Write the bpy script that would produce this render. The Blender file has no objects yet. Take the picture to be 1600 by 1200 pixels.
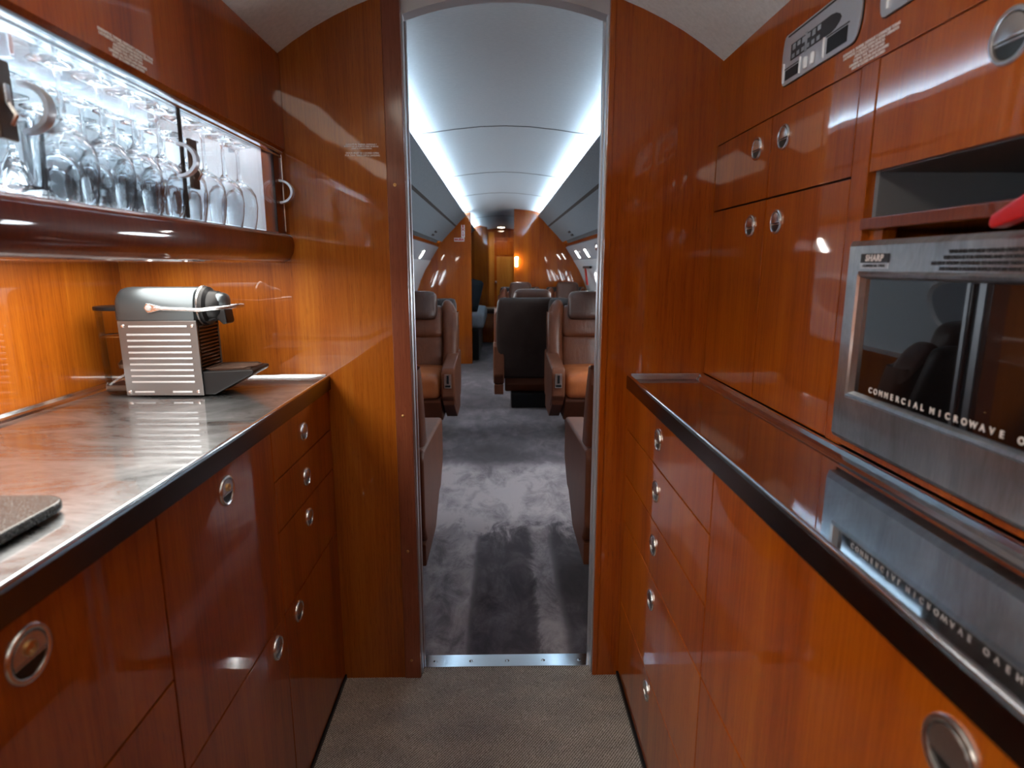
import bpy, bmesh, math, random
from mathutils import Vector, Matrix
R = math.radians
PI = math.pi
random.seed(7)
sc = bpy.context.scene
COL = sc.collection
EYE = 1.2
YB = 1.612          # front face of the galley bulkhead
XL, XR = -.461, .348    # faces of the base cabinets
UL, UR = -.545, .55     # faces of the upper cabinets

# ---------------------------------------------------------------- camera
cam = bpy.data.cameras.new('camera'); cam_o = bpy.data.objects.new('camera', cam); COL.objects.link(cam_o)
cam_o.location = (0, 0, EYE)
cam_o.rotation_euler = (R(90 - 11.02), R(0.0), R(-1.125))
cam.sensor_width = 36; cam.lens = 36 * 950 / 1600
cam.clip_start = .02; cam.clip_end = 60
cam.dof.use_dof = True; cam.dof.focus_distance = 1.9; cam.dof.aperture_fstop = 4.5
sc.camera = cam_o
# ---------------------------------------------------------------- world and exposure
w = bpy.data.worlds.new('world'); sc.world = w; w.use_nodes = True
w.node_tree.nodes['Background'].inputs[0].default_value = (.75, .85, 1, 1)
w.node_tree.nodes['Background'].inputs[1].default_value = .3
sc.view_settings.view_transform = 'Standard'; sc.view_settings.look = 'None'
sc.view_settings.gamma = 1; sc.view_settings.exposure = 0.75
sc.view_settings.use_curve_mapping = False
sc.cycles.use_denoising = True
sc.cycles.max_bounces = 12; sc.cycles.transmission_bounces = 12; sc.cycles.transparent_max_bounces = 16
sc.cycles.glossy_bounces = 6; sc.cycles.diffuse_bounces = 4
sc.cycles.sample_clamp_indirect = 6
sc.cycles.caustics_refractive = True; sc.cycles.blur_glossy = .3

# light levels
L_COVE = 40.0; L_UNDER = 6.8; L_CAB = 27.0; L_CABP = 13.0; L_FILL = 4.0; L_WIN = 15.0; L_READ = 25.0; L_WASH = 30.0

# ---------------------------------------------------------------- materials
def new_mat(name):
    m = bpy.data.materials.new(name); m.use_nodes = True
    nt = m.node_tree; b = nt.nodes['Principled BSDF']
    return m, nt, b
def setp(b, **k):
    names = dict(color='Base Color', metal='Metallic', rough='Roughness', coat='Coat Weight', coatr='Coat Roughness',
                 trans='Transmission Weight', ior='IOR', spec='Specular IOR Level', em='Emission Color', ems='Emission Strength', sheen='Sheen Weight')
    for a, v in k.items():
        if a in ('color', 'em'): v = (*v, 1)
        b.inputs[names[a]].default_value = v
def simple(name, color, rough=.5, metal=0, **k):
    m, nt, b = new_mat(name); setp(b, color=color, rough=rough, metal=metal, **k); return m
def emis(name, color, s):
    m, nt, b = new_mat(name); setp(b, color=(.8, .8, .8), em=color, ems=s); return m
def noise(nt, scale, detail=4, vec=None, rough=.5, dist=0):
    n = nt.nodes.new('ShaderNodeTexNoise'); n.inputs['Scale'].default_value = scale
    n.inputs['Detail'].default_value = detail; n.inputs['Roughness'].default_value = rough; n.inputs['Distortion'].default_value = dist
    if vec: nt.links.new(vec, n.inputs['Vector'])
    return n.outputs['Fac']
def mapping(nt, scale, coord='Object', loc=None, rot=None):
    tc = nt.nodes.new('ShaderNodeTexCoord'); mp = nt.nodes.new('ShaderNodeMapping')
    mp.inputs['Scale'].default_value = scale
    if rot: mp.inputs['Rotation'].default_value = rot
    nt.links.new(tc.outputs[coord], mp.inputs['Vector'])
    if loc is not None: nt.links.new(loc, mp.inputs['Location'])
    return mp.outputs['Vector']
def ramp(nt, fac, stops):
    r = nt.nodes.new('ShaderNodeValToRGB'); e = r.color_ramp.elements
    while len(e) < len(stops): e.new(.5)
    for i, (p, c) in enumerate(stops):
        e[i].position = p; e[i].color = (*c, 1) if len(c) == 3 else c
    nt.links.new(fac, r.inputs['Fac']); return r.outputs['Color']
def mathn(nt, op, a, b=None, clamp=False):
    n = nt.nodes.new('ShaderNodeMath'); n.operation = op; n.use_clamp = clamp
    for i, v in enumerate((a, b)):
        if v is None: continue
        if isinstance(v, (int, float)): n.inputs[i].default_value = v
        else: nt.links.new(v, n.inputs[i])
    return n.outputs[0]
def mixc(nt, fac, a, b, mode='MIX'):
    n = nt.nodes.new('ShaderNodeMix'); n.data_type = 'RGBA'; n.blend_type = mode
    for s, v in ((n.inputs[0], fac), (n.inputs[6], a), (n.inputs[7], b)):
        if isinstance(v, (int, float)): s.default_value = v
        elif isinstance(v, tuple): s.default_value = (*v, 1)
        else: nt.links.new(v, s)
    return n.outputs[2]
def bump(nt, h, strength, dist=.01, to=None, inp='Normal'):
    n = nt.nodes.new('ShaderNodeBump'); n.inputs['Strength'].default_value = strength; n.inputs['Distance'].default_value = dist
    nt.links.new(h, n.inputs['Height'])
    if to: nt.links.new(n.outputs[0], to.inputs[inp])
    return n.outputs[0]

def wood(name, dark, mid, light, coat=1.0, coatr=.035):
    m, nt, b = new_mat(name)
    oi = nt.nodes.new('ShaderNodeObjectInfo')
    off = mathn(nt, 'MULTIPLY', oi.outputs['Random'], 37.0)
    v1 = mapping(nt, (170, 170, 5), loc=off)
    fine = noise(nt, 1, 5, v1, .65)
    v2 = mapping(nt, (11, 11, .55), loc=off)
    broad = noise(nt, 1, 3, v2, .5, .6)
    v3 = mapping(nt, (420, 420, 30), loc=off)
    pore = noise(nt, 1, 2, v3, .5)
    f = mathn(nt, 'ADD', mathn(nt, 'MULTIPLY', fine, .45), mathn(nt, 'MULTIPLY', broad, .55))
    c = ramp(nt, f, [(.31, dark), (.5, mid), (.70, light)])
    p = ramp(nt, pore, [(.30, (.55, .55, .55)), (.42, (1, 1, 1))])
    c = mixc(nt, .55, c, p, 'MULTIPLY')
    tint = ramp(nt, oi.outputs['Random'], [(0, (.92, .86, .82)), (1, (1, 1, 1))])
    c = mixc(nt, 1.0, c, tint, 'MULTIPLY')
    nt.links.new(c, b.inputs['Base Color'])
    setp(b, rough=.42, coat=coat, coatr=coatr, spec=.12)
    b.inputs['Coat IOR'].default_value = 1.5
    wv = noise(nt, 1, 1, mapping(nt, (9, 9, 5)), .4)
    bump(nt, wv, .022, .02, b, 'Coat Normal')
    return m
M = {}
M['wood'] = wood('lacquered_wood', (.20, .029, .0008), (.345, .070, .0017), (.44, .115, .0040))
M['wood_lit'] = wood('lamplit_wood', (.19, .038, .0020), (.32, .084, .0048), (.43, .142, .011))  # golden copy of the lacquered wood, lamp haze painted into the colour
M['wood_dark'] = wood('lacquered_wood_edge', (.11, .016, .003), (.16, .028, .005), (.22, .045, .008))
M['wood_trim'] = wood('door_trim_wood', (.14, .036, .016), (.19, .052, .024), (.25, .075, .034), .6, .12)
M['wood_gold'] = wood('pale_wood', (.30, .10, .012), (.42, .16, .02), (.55, .24, .04))
M['gap'] = simple('shadow_gap', (.012, .006, .004), .8)
M['chrome'] = simple('satin_chrome', (.78, .77, .76), .27, 1)
M['highlit_metal'] = simple('highlit_rib_metal', (.50, .52, .54), .38, .7)  # lighter copy of the panel metal, rib highlights painted into the colour
M['panel_metal'] = simple('brushed_panel_metal', (.20, .205, .21), .34, .9)
M['hood'] = simple('titan_shell', (.085, .10, .11), .34, .8)
M['brass'] = simple('brass', (.7, .42, .16), .3, 1)
M['silver'] = simple('anodised_aluminium', (.62, .64, .68), .38, .75)
M['cup'] = simple('latch_cup', (.05, .045, .04), .28, .8)
M['black'] = simple('black_plastic', (.008, .008, .009), .4, spec=.22)
M['bronze'] = simple('dark_bronze', (.10, .065, .05), .3, .85)
M['grey_in'] = simple('grey_liner', (.16, .165, .17), .6)
M['white'] = simple('white_paint', (.88, .9, .91), .4)
M['red'] = simple('red_plastic', (.5, .006, .008), .3, coat=.5)
M['white_print'] = simple('white_print', (.78, .72, .68), .6)
M['dark_print'] = simple('dark_print', (.02, .02, .022), .5)
M['led_cool'] = emis('cove_light', (.72, .88, 1), L_COVE)
M['led_wash'] = emis('sidewall_wash_light', (.82, .92, 1), L_WASH)
M['led_warm'] = emis('under_cabinet_light', (1, .95, .87), L_UNDER)
M['led_cab'] = emis('cabinet_light', (.88, .95, 1), L_CAB)
M['led_cabp'] = emis('cabinet_backlight', (.86, .95, 1), L_CABP)
M['led_read'] = emis('reading_light', (1, .95, .88), L_READ)
M['fill_aft'] = emis('aisle_fill', (1, .85, .62), 60)  # added fill for the aisle end
M['lamp'] = emis('galley_fill', (1, .9, .76), L_FILL)  # added galley fill, out of view
M['window_glow'] = emis('daylight_shade', (.86, .94, 1), L_WIN)

# worktop steel: polished below, with a dull brushed haze and wipe marks
def steel(name, base, sharp, dull, lo, hi):
    m, nt, b = new_mat(name)
    n1 = noise(nt, 1, 6, mapping(nt, (3.2, 7, 4)), .62, 1.2)
    n2 = noise(nt, 1, 3, mapping(nt, (40, 500, 40)), .6)
    f = mathn(nt, 'ADD', mathn(nt, 'MULTIPLY', n1, .8), mathn(nt, 'MULTIPLY', n2, .2))
    setp(b, metal=1, rough=sharp, color=base)
    b2 = nt.nodes.new('ShaderNodeBsdfPrincipled'); b2.inputs['Metallic'].default_value = .9
    b2.inputs['Roughness'].default_value = dull; b2.inputs['Base Color'].default_value = (*base, 1)
    mx = nt.nodes.new('ShaderNodeMixShader')
    nt.links.new(ramp(nt, f, [(.36, (lo,) * 3), (.62, (hi,) * 3)]), mx.inputs[0])
    nt.links.new(b.outputs[0], mx.inputs[1]); nt.links.new(b2.outputs[0], mx.inputs[2])
    nt.links.new(mx.outputs[0], nt.nodes['Material Output'].inputs['Surface'])
    bump(nt, n2, .004, .002, b); return m
M['steel'] = steel('worktop_steel', (.48, .50, .52), .03, .33, .10, .58)
M['steel_right'] = steel('right_worktop_steel', (.60, .61, .62), .04, .35, .02, .22)
M['steel_edge'] = simple('edge_steel', (.16, .145, .14), .22, 1)
M['steel_micro'] = steel('microwave_steel', (.50, .53, .56), .14, .38, .3, .6)
M['steel_bright'] = simple('bright_steel', (.72, .75, .78), .14, 1)

def fabric(name, c0, c1, scale, rough=.95, bumps=.3, stretch=(1, 1, 1)):
    m, nt, b = new_mat(name)
    f = noise(nt, scale, 6, mapping(nt, stretch), .7)
    nt.links.new(ramp(nt, f, [(.35, c0), (.65, c1)]), b.inputs['Base Color'])
    setp(b, rough=rough, spec=.15)
    bump(nt, f, bumps, .002, b); return m
M['headliner'] = fabric('cabin_headliner', (.56, .66, .74), (.64, .735, .81), 60, .75, .12, (1, 4, 1))
M['galley_ceiling'] = fabric('galley_headliner', (.60, .60, .58), (.70, .70, .68), 90, .9, .2)
M['bin'] = fabric('overhead_bin_fabric', (.16, .19, .22), (.20, .235, .265), 90, .7, .1)
M['psu'] = simple('service_panel', (.30, .33, .37), .55)
M['lining'] = simple('sidewall_lining', (.62, .68, .72), .5)
M['sofa'] = fabric('grey_sofa_fabric', (.16, .17, .19), (.24, .25, .27), 120)
M['cushion'] = fabric('dark_cushion', (.02, .026, .032), (.035, .042, .05), 120)

# galley carpet: tight twill with pale flecks
m, nt, b = new_mat('woven_carpet'); M['carpet_galley'] = m
tw = nt.nodes.new('ShaderNodeTexWave'); tw.inputs['Scale'].default_value = 55; tw.inputs['Distortion'].default_value = 3.5
tw.inputs['Detail'].default_value = 2; tw.inputs['Detail Scale'].default_value = 6
nt.links.new(mapping(nt, (1, 1, 1), rot=(0, 0, R(38))), tw.inputs['Vector'])
fl = noise(nt, 1, 3, mapping(nt, (330, 700, 300)), .8)
bl = noise(nt, 7, 3, mapping(nt, (1, 2, 1)))
f = mathn(nt, 'ADD', mathn(nt, 'MULTIPLY', tw.outputs['Fac'], .3), mathn(nt, 'MULTIPLY', fl, .9))
c = ramp(nt, f, [(.45, (.15, .13, .11)), (.62, (.40, .355, .31)), (.82, (.78, .73, .66))])
c = mixc(nt, .6, c, ramp(nt, bl, [(.3, (.6, .6, .62)), (.7, (1, .97, .92))]), 'MULTIPLY')
nt.links.new(c, b.inputs['Base Color']); setp(b, rough=.9, spec=.2); bump(nt, f, .6, .003, b)

# cabin carpet: mottled cut pile with a lighter cross band and lighter lanes
m, nt, b = new_mat('cut_pile_carpet'); M['carpet_cabin'] = m
d1 = noise(nt, 1, 5, mapping(nt, (2.1, 1.5, 1)), .6, .5)
d2 = noise(nt, 1, 6, mapping(nt, (10, 5, 1)), .7, .6)
d3 = noise(nt, 1, 3, mapping(nt, (500, 200, 1)), .8)
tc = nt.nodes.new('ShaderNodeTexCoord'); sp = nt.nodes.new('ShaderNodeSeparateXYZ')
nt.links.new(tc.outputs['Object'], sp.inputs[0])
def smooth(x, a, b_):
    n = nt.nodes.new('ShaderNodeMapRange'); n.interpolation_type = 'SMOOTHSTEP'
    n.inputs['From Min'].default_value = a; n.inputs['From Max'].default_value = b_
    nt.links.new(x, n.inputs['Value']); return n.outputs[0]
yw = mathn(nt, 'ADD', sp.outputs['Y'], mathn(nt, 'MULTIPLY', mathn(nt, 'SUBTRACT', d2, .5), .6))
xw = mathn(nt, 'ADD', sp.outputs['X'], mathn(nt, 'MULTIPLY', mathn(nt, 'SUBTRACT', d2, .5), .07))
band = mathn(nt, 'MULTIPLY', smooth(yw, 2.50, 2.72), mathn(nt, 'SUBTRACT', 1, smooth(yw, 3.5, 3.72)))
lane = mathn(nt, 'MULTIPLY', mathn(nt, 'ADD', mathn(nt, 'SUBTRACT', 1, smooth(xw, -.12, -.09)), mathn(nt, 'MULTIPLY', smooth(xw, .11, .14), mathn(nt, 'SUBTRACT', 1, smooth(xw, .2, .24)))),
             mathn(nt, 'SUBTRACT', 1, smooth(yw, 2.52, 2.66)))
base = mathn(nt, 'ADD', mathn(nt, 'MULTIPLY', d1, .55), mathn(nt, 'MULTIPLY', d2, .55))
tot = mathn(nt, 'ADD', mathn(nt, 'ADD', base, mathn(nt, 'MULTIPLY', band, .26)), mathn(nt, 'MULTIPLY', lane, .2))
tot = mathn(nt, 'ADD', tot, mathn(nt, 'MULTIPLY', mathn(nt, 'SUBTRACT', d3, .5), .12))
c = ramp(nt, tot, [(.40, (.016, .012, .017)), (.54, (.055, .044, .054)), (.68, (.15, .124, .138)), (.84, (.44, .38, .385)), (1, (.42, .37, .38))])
nt.links.new(c, b.inputs['Base Color']); setp(b, rough=.95, spec=.1, sheen=.3); bump(nt, d3, .5, .003, b)

# leather
def leather(name, c0, c1, rough=.36, crease=.5):
    m, nt, b = new_mat(name)
    f1 = noise(nt, 9, 4, mapping(nt, (1, 1, 1)), .6)
    nt.links.new(ramp(nt, f1, [(.3, c0), (.7, c1)]), b.inputs['Base Color'])
    vo = nt.nodes.new('ShaderNodeTexVoronoi'); vo.inputs['Scale'].default_value = 260
    nt.links.new(mapping(nt, (1, 1, 1)), vo.inputs['Vector'])
    cr = noise(nt, 1, 3, mapping(nt, (30, 14, 9)), .55, 1.2)
    h = mathn(nt, 'ADD', mathn(nt, 'MULTIPLY', vo.outputs['Distance'], .06), mathn(nt, 'MULTIPLY', cr, crease))
    bump(nt, h, .35, .012, b); setp(b, rough=rough, spec=.28); return m
M['leather'] = leather('brown_leather', (.095, .027, .011), (.14, .042, .018))
M['leather_arm'] = leather('armrest_leather', (.115, .036, .016), (.155, .050, .023), .45, .08)
M['leather_lit'] = leather('lit_cushion_leather', (.32, .085, .024), (.40, .115, .035), .38, .5)  # brighter copy of the brown leather, light on the cushions painted in
M['leather_back'] = leather('seat_back_leather', (.030, .018, .014), (.042, .026, .021), .45, .08)
M['leather_head'] = leather('headrest_leather', (.055, .026, .019), (.08, .037, .026), .33, .5)

# glass
def glass(name, col=(1, 1, 1), rough=0.0, ior=1.46):
    m, nt, b = new_mat(name); setp(b, color=col, rough=rough, trans=1, ior=ior); return m
M['glassware'] = glass('clear_glassware', (.95, .98, 1))
def thin(name, tint, refl=1.0):
    m = bpy.data.materials.new(name); m.use_nodes = True; nt = m.node_tree
    nt.nodes.remove(nt.nodes['Principled BSDF']); out = nt.nodes['Material Output']
    tr = nt.nodes.new('ShaderNodeBsdfTransparent'); tr.inputs[0].default_value = (*tint, 1)
    gl = nt.nodes.new('ShaderNodeBsdfGlossy'); gl.inputs['Roughness'].default_value = .02
    fr = nt.nodes.new('ShaderNodeFresnel'); fr.inputs['IOR'].default_value = 1.45
    mx = nt.nodes.new('ShaderNodeMixShader')
    nt.links.new(mathn(nt, 'MULTIPLY', fr.outputs[0], refl), mx.inputs[0])
    nt.links.new(tr.outputs[0], mx.inputs[1]); nt.links.new(gl.outputs[0], mx.inputs[2]); nt.links.new(mx.outputs[0], out.inputs['Surface'])
    return m
M['pane'] = thin('door_pane_glass', (.96, .98, 1), .5)
M['tank'] = thin('clear_tank_plastic', (.95, .95, .94), .7)
M['mirror'] = simple('satin_back_panel', (.72, .77, .80), .3, .6)
M['micro_glass'] = simple('dark_oven_glass', (.006, .006, .007), .03, 0, coat=1, coatr=.02)
m, nt, b = new_mat('speckled_stone'); M['stone'] = m
f = noise(nt, 420, 3, mapping(nt, (1, 1, 1)), .8)
nt.links.new(ramp(nt, f, [(.46, (.015, .015, .015)), (.56, (.055, .057, .055)), (.68, (.2, .205, .2))]), b.inputs['Base Color']); setp(b, rough=.25)

# ---------------------------------------------------------------- mesh helpers
class MB:
    def __init__(s): s.v = []; s.f = []; s.m = []; s.wn = False
    def add(s, vs, fs, mi=0, mx=None):
        o = len(s.v)
        for p in vs:
            p = Vector(p)
            if mx: p = mx @ p
            s.v.append(tuple(p))
        for f in fs: s.f.append(tuple(i + o for i in f)); s.m.append(mi)
        return s
    def bm(s, b, mi=0, mx=None):
        b.verts.ensure_lookup_table(); b.verts.index_update()
        s.add([v.co.copy() for v in b.verts], [[v.index for v in f.verts] for f in b.faces], mi, mx); b.free(); return s
    def box(s, x0, x1, y0, y1, z0, z1, bev=0, mi=0, mx=None, seg=2):
        s.wn = True
        b = bmesh.new(); bmesh.ops.create_cube(b, size=1)
        for v in b.verts:
            v.co = Vector(((x0 + x1) / 2 + v.co.x * (x1 - x0), (y0 + y1) / 2 + v.co.y * (y1 - y0), (z0 + z1) / 2 + v.co.z * (z1 - z0)))
        if bev: bmesh.ops.bevel(b, geom=b.edges[:], offset=bev, segments=seg, affect='EDGES', profile=.5)
        return s.bm(b, mi, mx)
    def soft(s, c, size, r, n=8, fn=None, mi=0, mx=None):
        """rounded box on a fine grid, optionally deformed by fn"""
        b = bmesh.new(); bmesh.ops.create_cube(b, size=1)
        bmesh.ops.subdivide_edges(b, edges=b.edges[:], cuts=n, use_grid_fill=True)
        hx = [q / 2 for q in size]; r = min(r, *hx)
        for v in b.verts:
            p = v.co
            # spread grid lines towards the rim
            q = Vector([math.copysign(math.sin(abs(p[i]) * PI) , p[i]) * hx[i] for i in range(3)])
            inn = Vector([max(-(hx[i] - r), min(hx[i] - r, q[i])) for i in range(3)])
            d = q - inn
            if d.length > 1e-9: q = inn + d.normalized() * r if max(abs(d[i]) for i in range(3)) >= r * .999 or True else q
            v.co = q
        for v in b.verts:
            if fn: v.co = Vector(fn(v.co, hx))
            v.co += Vector(c)
        return s.bm(b, mi, mx)
    def prism(s, pts, axis, a0, a1, bev=0, mi=0, mx=None, seg=2):
        """polygon in the two other axes extruded along axis"""
        def P(u, v, a):
            return {'x': (a, u, v), 'y': (u, a, v), 'z': (u, v, a)}[axis]
        s.wn = True
        n = len(pts); b = bmesh.new()
        A = [b.verts.new(P(u, v, a0)) for u, v in pts]; B = [b.verts.new(P(u, v, a1)) for u, v in pts]
        b.faces.new(A[::-1]); b.faces.new(B)
        for i in range(n): b.faces.new((A[i], A[(i + 1) % n], B[(i + 1) % n], B[i]))
        bmesh.ops.recalc_face_normals(b, faces=b.faces[:])
        if bev: bmesh.ops.bevel(b, geom=b.edges[:], offset=bev, segments=seg, affect='EDGES', profile=.5)
        return s.bm(b, mi, mx)
    def strip(s, prof, y0, y1, thick=0.0, mi=0, nseg=1):
        """open profile of (x,z) points extruded along y; thick pushes a second skin outward (up)"""
        n = len(prof)
        nor = []
        for i in range(n):
            a = prof[max(i - 1, 0)]; c = prof[min(i + 1, n - 1)]
            t = Vector((c[0] - a[0], c[1] - a[1])).normalized(); nor.append(Vector((-t.y, t.x)))
        ring = list(prof) + [(prof[i][0] + nor[i].x * thick, prof[i][1] + nor[i].y * thick) for i in range(n - 1, -1, -1)]
        vs = []; m2 = len(ring)
        for k in range(nseg + 1):
            y = y0 + (y1 - y0) * k / nseg
            vs += [(x, y, z) for x, z in ring]
        fs = []
        for k in range(nseg):
            for i in range(m2):
                j = (i + 1) % m2; fs.append((k * m2 + i, k * m2 + j, (k + 1) * m2 + j, (k + 1) * m2 + i))
        for i in range(n - 1):
            a, bb = i, m2 - 1 - i
            fs.append((a, bb, bb - 1, a + 1)); o = nseg * m2; fs.append((o + a, o + a + 1, o + bb - 1, o + bb))
        return s.add(vs, fs, mi)
    def lathe(s, prof, seg=32, axis='z', mi=0, mx=None, a0=0, a1=2 * PI):
        full = abs(a1 - a0 - 2 * PI) < 1e-6; n = seg if full else seg + 1
        vs = []; L = len(prof)
        for k in range(n):
            a = a0 + (a1 - a0) * k / seg; c, d = math.cos(a), math.sin(a)
            for r, h in prof:
                vs.append({'z': (r * c, r * d, h), 'x': (h, r * c, r * d), 'y': (r * c, h, r * d)}[axis])
        fs = []
        for k in range(seg):
            k2 = (k + 1) % n
            for i in range(L - 1): fs.append((k * L + i, k2 * L + i, k2 * L + i + 1, k * L + i + 1))
        return s.add(vs, fs, mi, mx)
    def tube(s, pts, r, seg=10, mi=0, closed=False, mx=None, flat=1.0):
        pts = [Vector(p) for p in pts]; n = len(pts); vs = []
        up0 = None
        for i, p in enumerate(pts):
            a = pts[(i - 1) % n] if closed else pts[max(i - 1, 0)]; c = pts[(i + 1) % n] if closed else pts[min(i + 1, n - 1)]
            t = (c - a).normalized()
            if up0 is None:
                up0 = Vector((0, 0, 1)) if abs(t.z) < .9 else Vector((0, 1, 0))
            u = (up0 - t * up0.dot(t)).normalized(); up0 = u; q = t.cross(u)
            rr = r[i] if isinstance(r, (list, tuple)) else r
            for k in range(seg):
                an = 2 * PI * k / seg; vs.append(p + u * (math.cos(an) * rr) + q * (math.sin(an) * rr * flat))
        fs = []
        for i in range(n if closed else n - 1):
            j = (i + 1) % n
            for k in range(seg):
                l = (k + 1) % seg; fs.append((i * seg + k, i * seg + l, j * seg + l, j * seg + k))
        if not closed: fs += [tuple(range(seg))[::-1], tuple((n - 1) * seg + k for k in range(seg))]
        return s.add(vs, fs, mi, mx)

def wpos(o):
    p = Vector((0, 0, 0))
    while o is not None: p += o.location; o = o.parent
    return p
def obj(name, mb, mats, parent=None, at=None, smooth=38, local=False):
    """link one mesh; vertices are in world coordinates unless local"""
    me = bpy.data.meshes.new(name)
    if not isinstance(mats, (list, tuple)): mats = [mats]
    for m_ in mats: me.materials.append(M[m_] if isinstance(m_, str) else m_)
    o = bpy.data.objects.new(name, me); COL.objects.link(o)
    pw = wpos(parent) if parent else Vector((0, 0, 0))
    if parent: o.parent = parent
    org = Vector(at) if at is not None else (pw.copy())
    if local: org = Vector((0, 0, 0)); o.location = Vector(at) if at is not None else (0, 0, 0)
    else: o.location = org - pw
    me.from_pydata([tuple(Vector(v) - org) for v in mb.v], [], mb.f); me.update()
    for i, p in enumerate(me.polygons): p.material_index = mb.m[i]; p.use_smooth = True
    b = bmesh.new(); b.from_mesh(me); bmesh.ops.recalc_face_normals(b, faces=b.faces[:]); b.to_mesh(me); b.free()
    me.set_sharp_from_angle(angle=R(smooth))
    if mb.wn:
        wm = o.modifiers.new('weighted', 'WEIGHTED_NORMAL'); wm.keep_sharp = True; wm.weight = 100
    return o
def tag(o, label=None, cat=None, group=None, kind=None):
    if label: o['label'] = label
    if cat: o['category'] = cat
    if group: o['group'] = group
    if kind: o['kind'] = kind
    return o
def thing(name, label, cat, loc=(0, 0, 0), group=None, rz=0):
    o = bpy.data.objects.new(name, None); COL.objects.link(o); o.location = loc; o.rotation_euler = (0, 0, rz)
    o.empty_display_size = .1
    return tag(o, label, cat, group)
def struct(name, mb, mats, label=None, **k):
    o = obj(name, mb, mats, **k); o['kind'] = 'structure'
    if label: o['label'] = label
    return o
def share(name, src, parent, loc, rot=None):
    """another object on the same mesh"""
    o = bpy.data.objects.new(name, src.data); COL.objects.link(o); o.parent = parent
    o.location = Vector(loc) - (wpos(parent) if parent else Vector((0, 0, 0)))
    if rot: o.rotation_euler = rot
    return o
def copy_tree(src, parent=None):
    c = src.copy(); COL.objects.link(c); c.parent = parent
    for ch in list(src.children): copy_tree(ch, c)
    return c
def text(body, size, mx, name, mat, parent=None, align='CENTER', ext=.0003, spacing=1.0, linesp=1.0, shear=0, bold=0):
    cu = bpy.data.curves.new(name, 'FONT'); cu.body = body; cu.size = size; cu.align_x = align; cu.align_y = 'CENTER'
    cu.extrude = ext; cu.space_character = spacing; cu.space_line = linesp; cu.shear = shear; cu.offset = bold
    t = bpy.data.objects.new(name, cu); COL.objects.link(t)
    dg = bpy.context.evaluated_depsgraph_get(); dg.update()
    me = bpy.data.meshes.new_from_object(t.evaluated_get(dg))
    bpy.data.objects.remove(t)
    me.materials.clear(); me.materials.append(M[mat])
    o = bpy.data.objects.new(name, me); COL.objects.link(o)
    if parent:
        o.parent = parent; mx = Matrix.Translation(-wpos(parent)) @ mx
    o.matrix_basis = mx
    return o
def face_mx(p, nx):
    """text frame on a wall facing +x (nx=1), -x (nx=-1) or -y (nx=0), seen upright from the aisle"""
    if nx == 0: rot = Matrix(((1, 0, 0), (0, 0, -1), (0, 1, 0)))
    elif nx == 1: rot = Matrix(((0, 0, 1), (1, 0, 0), (0, 1, 0)))
    else: rot = Matrix(((0, 0, -1), (-1, 0, 0), (0, 1, 0)))
    return Matrix.Translation(p) @ rot.to_4x4()

def Z(h): return EYE + h
def arc(zc, r, x0, x1, n=24, cx=0):
    return [(cx + x0 + (x1 - x0) * i / n, zc + math.sqrt(r * r - (x0 + (x1 - x0) * i / n) ** 2)) for i in range(n + 1)]

# ================================================================= SETTING
YR = -1.35   # wall behind the camera
# galley floor, cabin floor
struct('floor', MB().box(-1.02, .95, YR, 1.655, -.05, 0), 'carpet_galley', 'grey-brown woven galley carpet')
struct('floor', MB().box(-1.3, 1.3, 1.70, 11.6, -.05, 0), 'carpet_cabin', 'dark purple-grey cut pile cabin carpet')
# galley ceiling
struct('ceiling', MB().strip(arc(Z(-.24), .92, -.75, .75, 30)[::-1][::-1], YR, YB + .0, .03), 'galley_ceiling', 'grey arched galley ceiling')
# galley side walls
struct('wall_left', MB().box(-1.02, -.98, YR, YB, 0, Z(.6)), 'wood_lit', 'wood splash wall left')
struct('wall_right', MB().box(.93, .97, YR, YB, 0, Z(.6)), 'grey_in')
struct('wall_rear', MB().box(-1.02, .97, YR - .05, YR, 0, Z(.75)), 'wood')
# bulkhead between galley and cabin (with doorway)
DX0, DX1 = -.238, .274
CX = .03
def outline(s):    # fuselage outline on one side, from crown to floor: (dx, Zrel)
    return [(0, .69), (.2, .675), (.35, .65), (.47, .62), (.60, .50), (.76, .32), (.90, .10), (.99, -.10), (1.06, -.30), (1.09, -.6), (1.06, -.95), (1.0, -1.2)]
struct('wall_bulkhead', MB().prism([(-1.2, 0), (DX0 - .045, 0), (DX0 - .045, Z(.76)), (-.70, Z(.76)), (-1.2, Z(.2))], 'y', YB, YB + .095), 'wood_lit', 'lacquered wood bulkhead left of the doorway')
struct('wall_bulkhead', MB().prism([(DX1, 0), (1.2, 0), (1.2, Z(.2)), (.70, Z(.76)), (DX1, Z(.76))], 'y', YB, YB + .095), 'wood', 'lacquered wood bulkhead right of the doorway')
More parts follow.
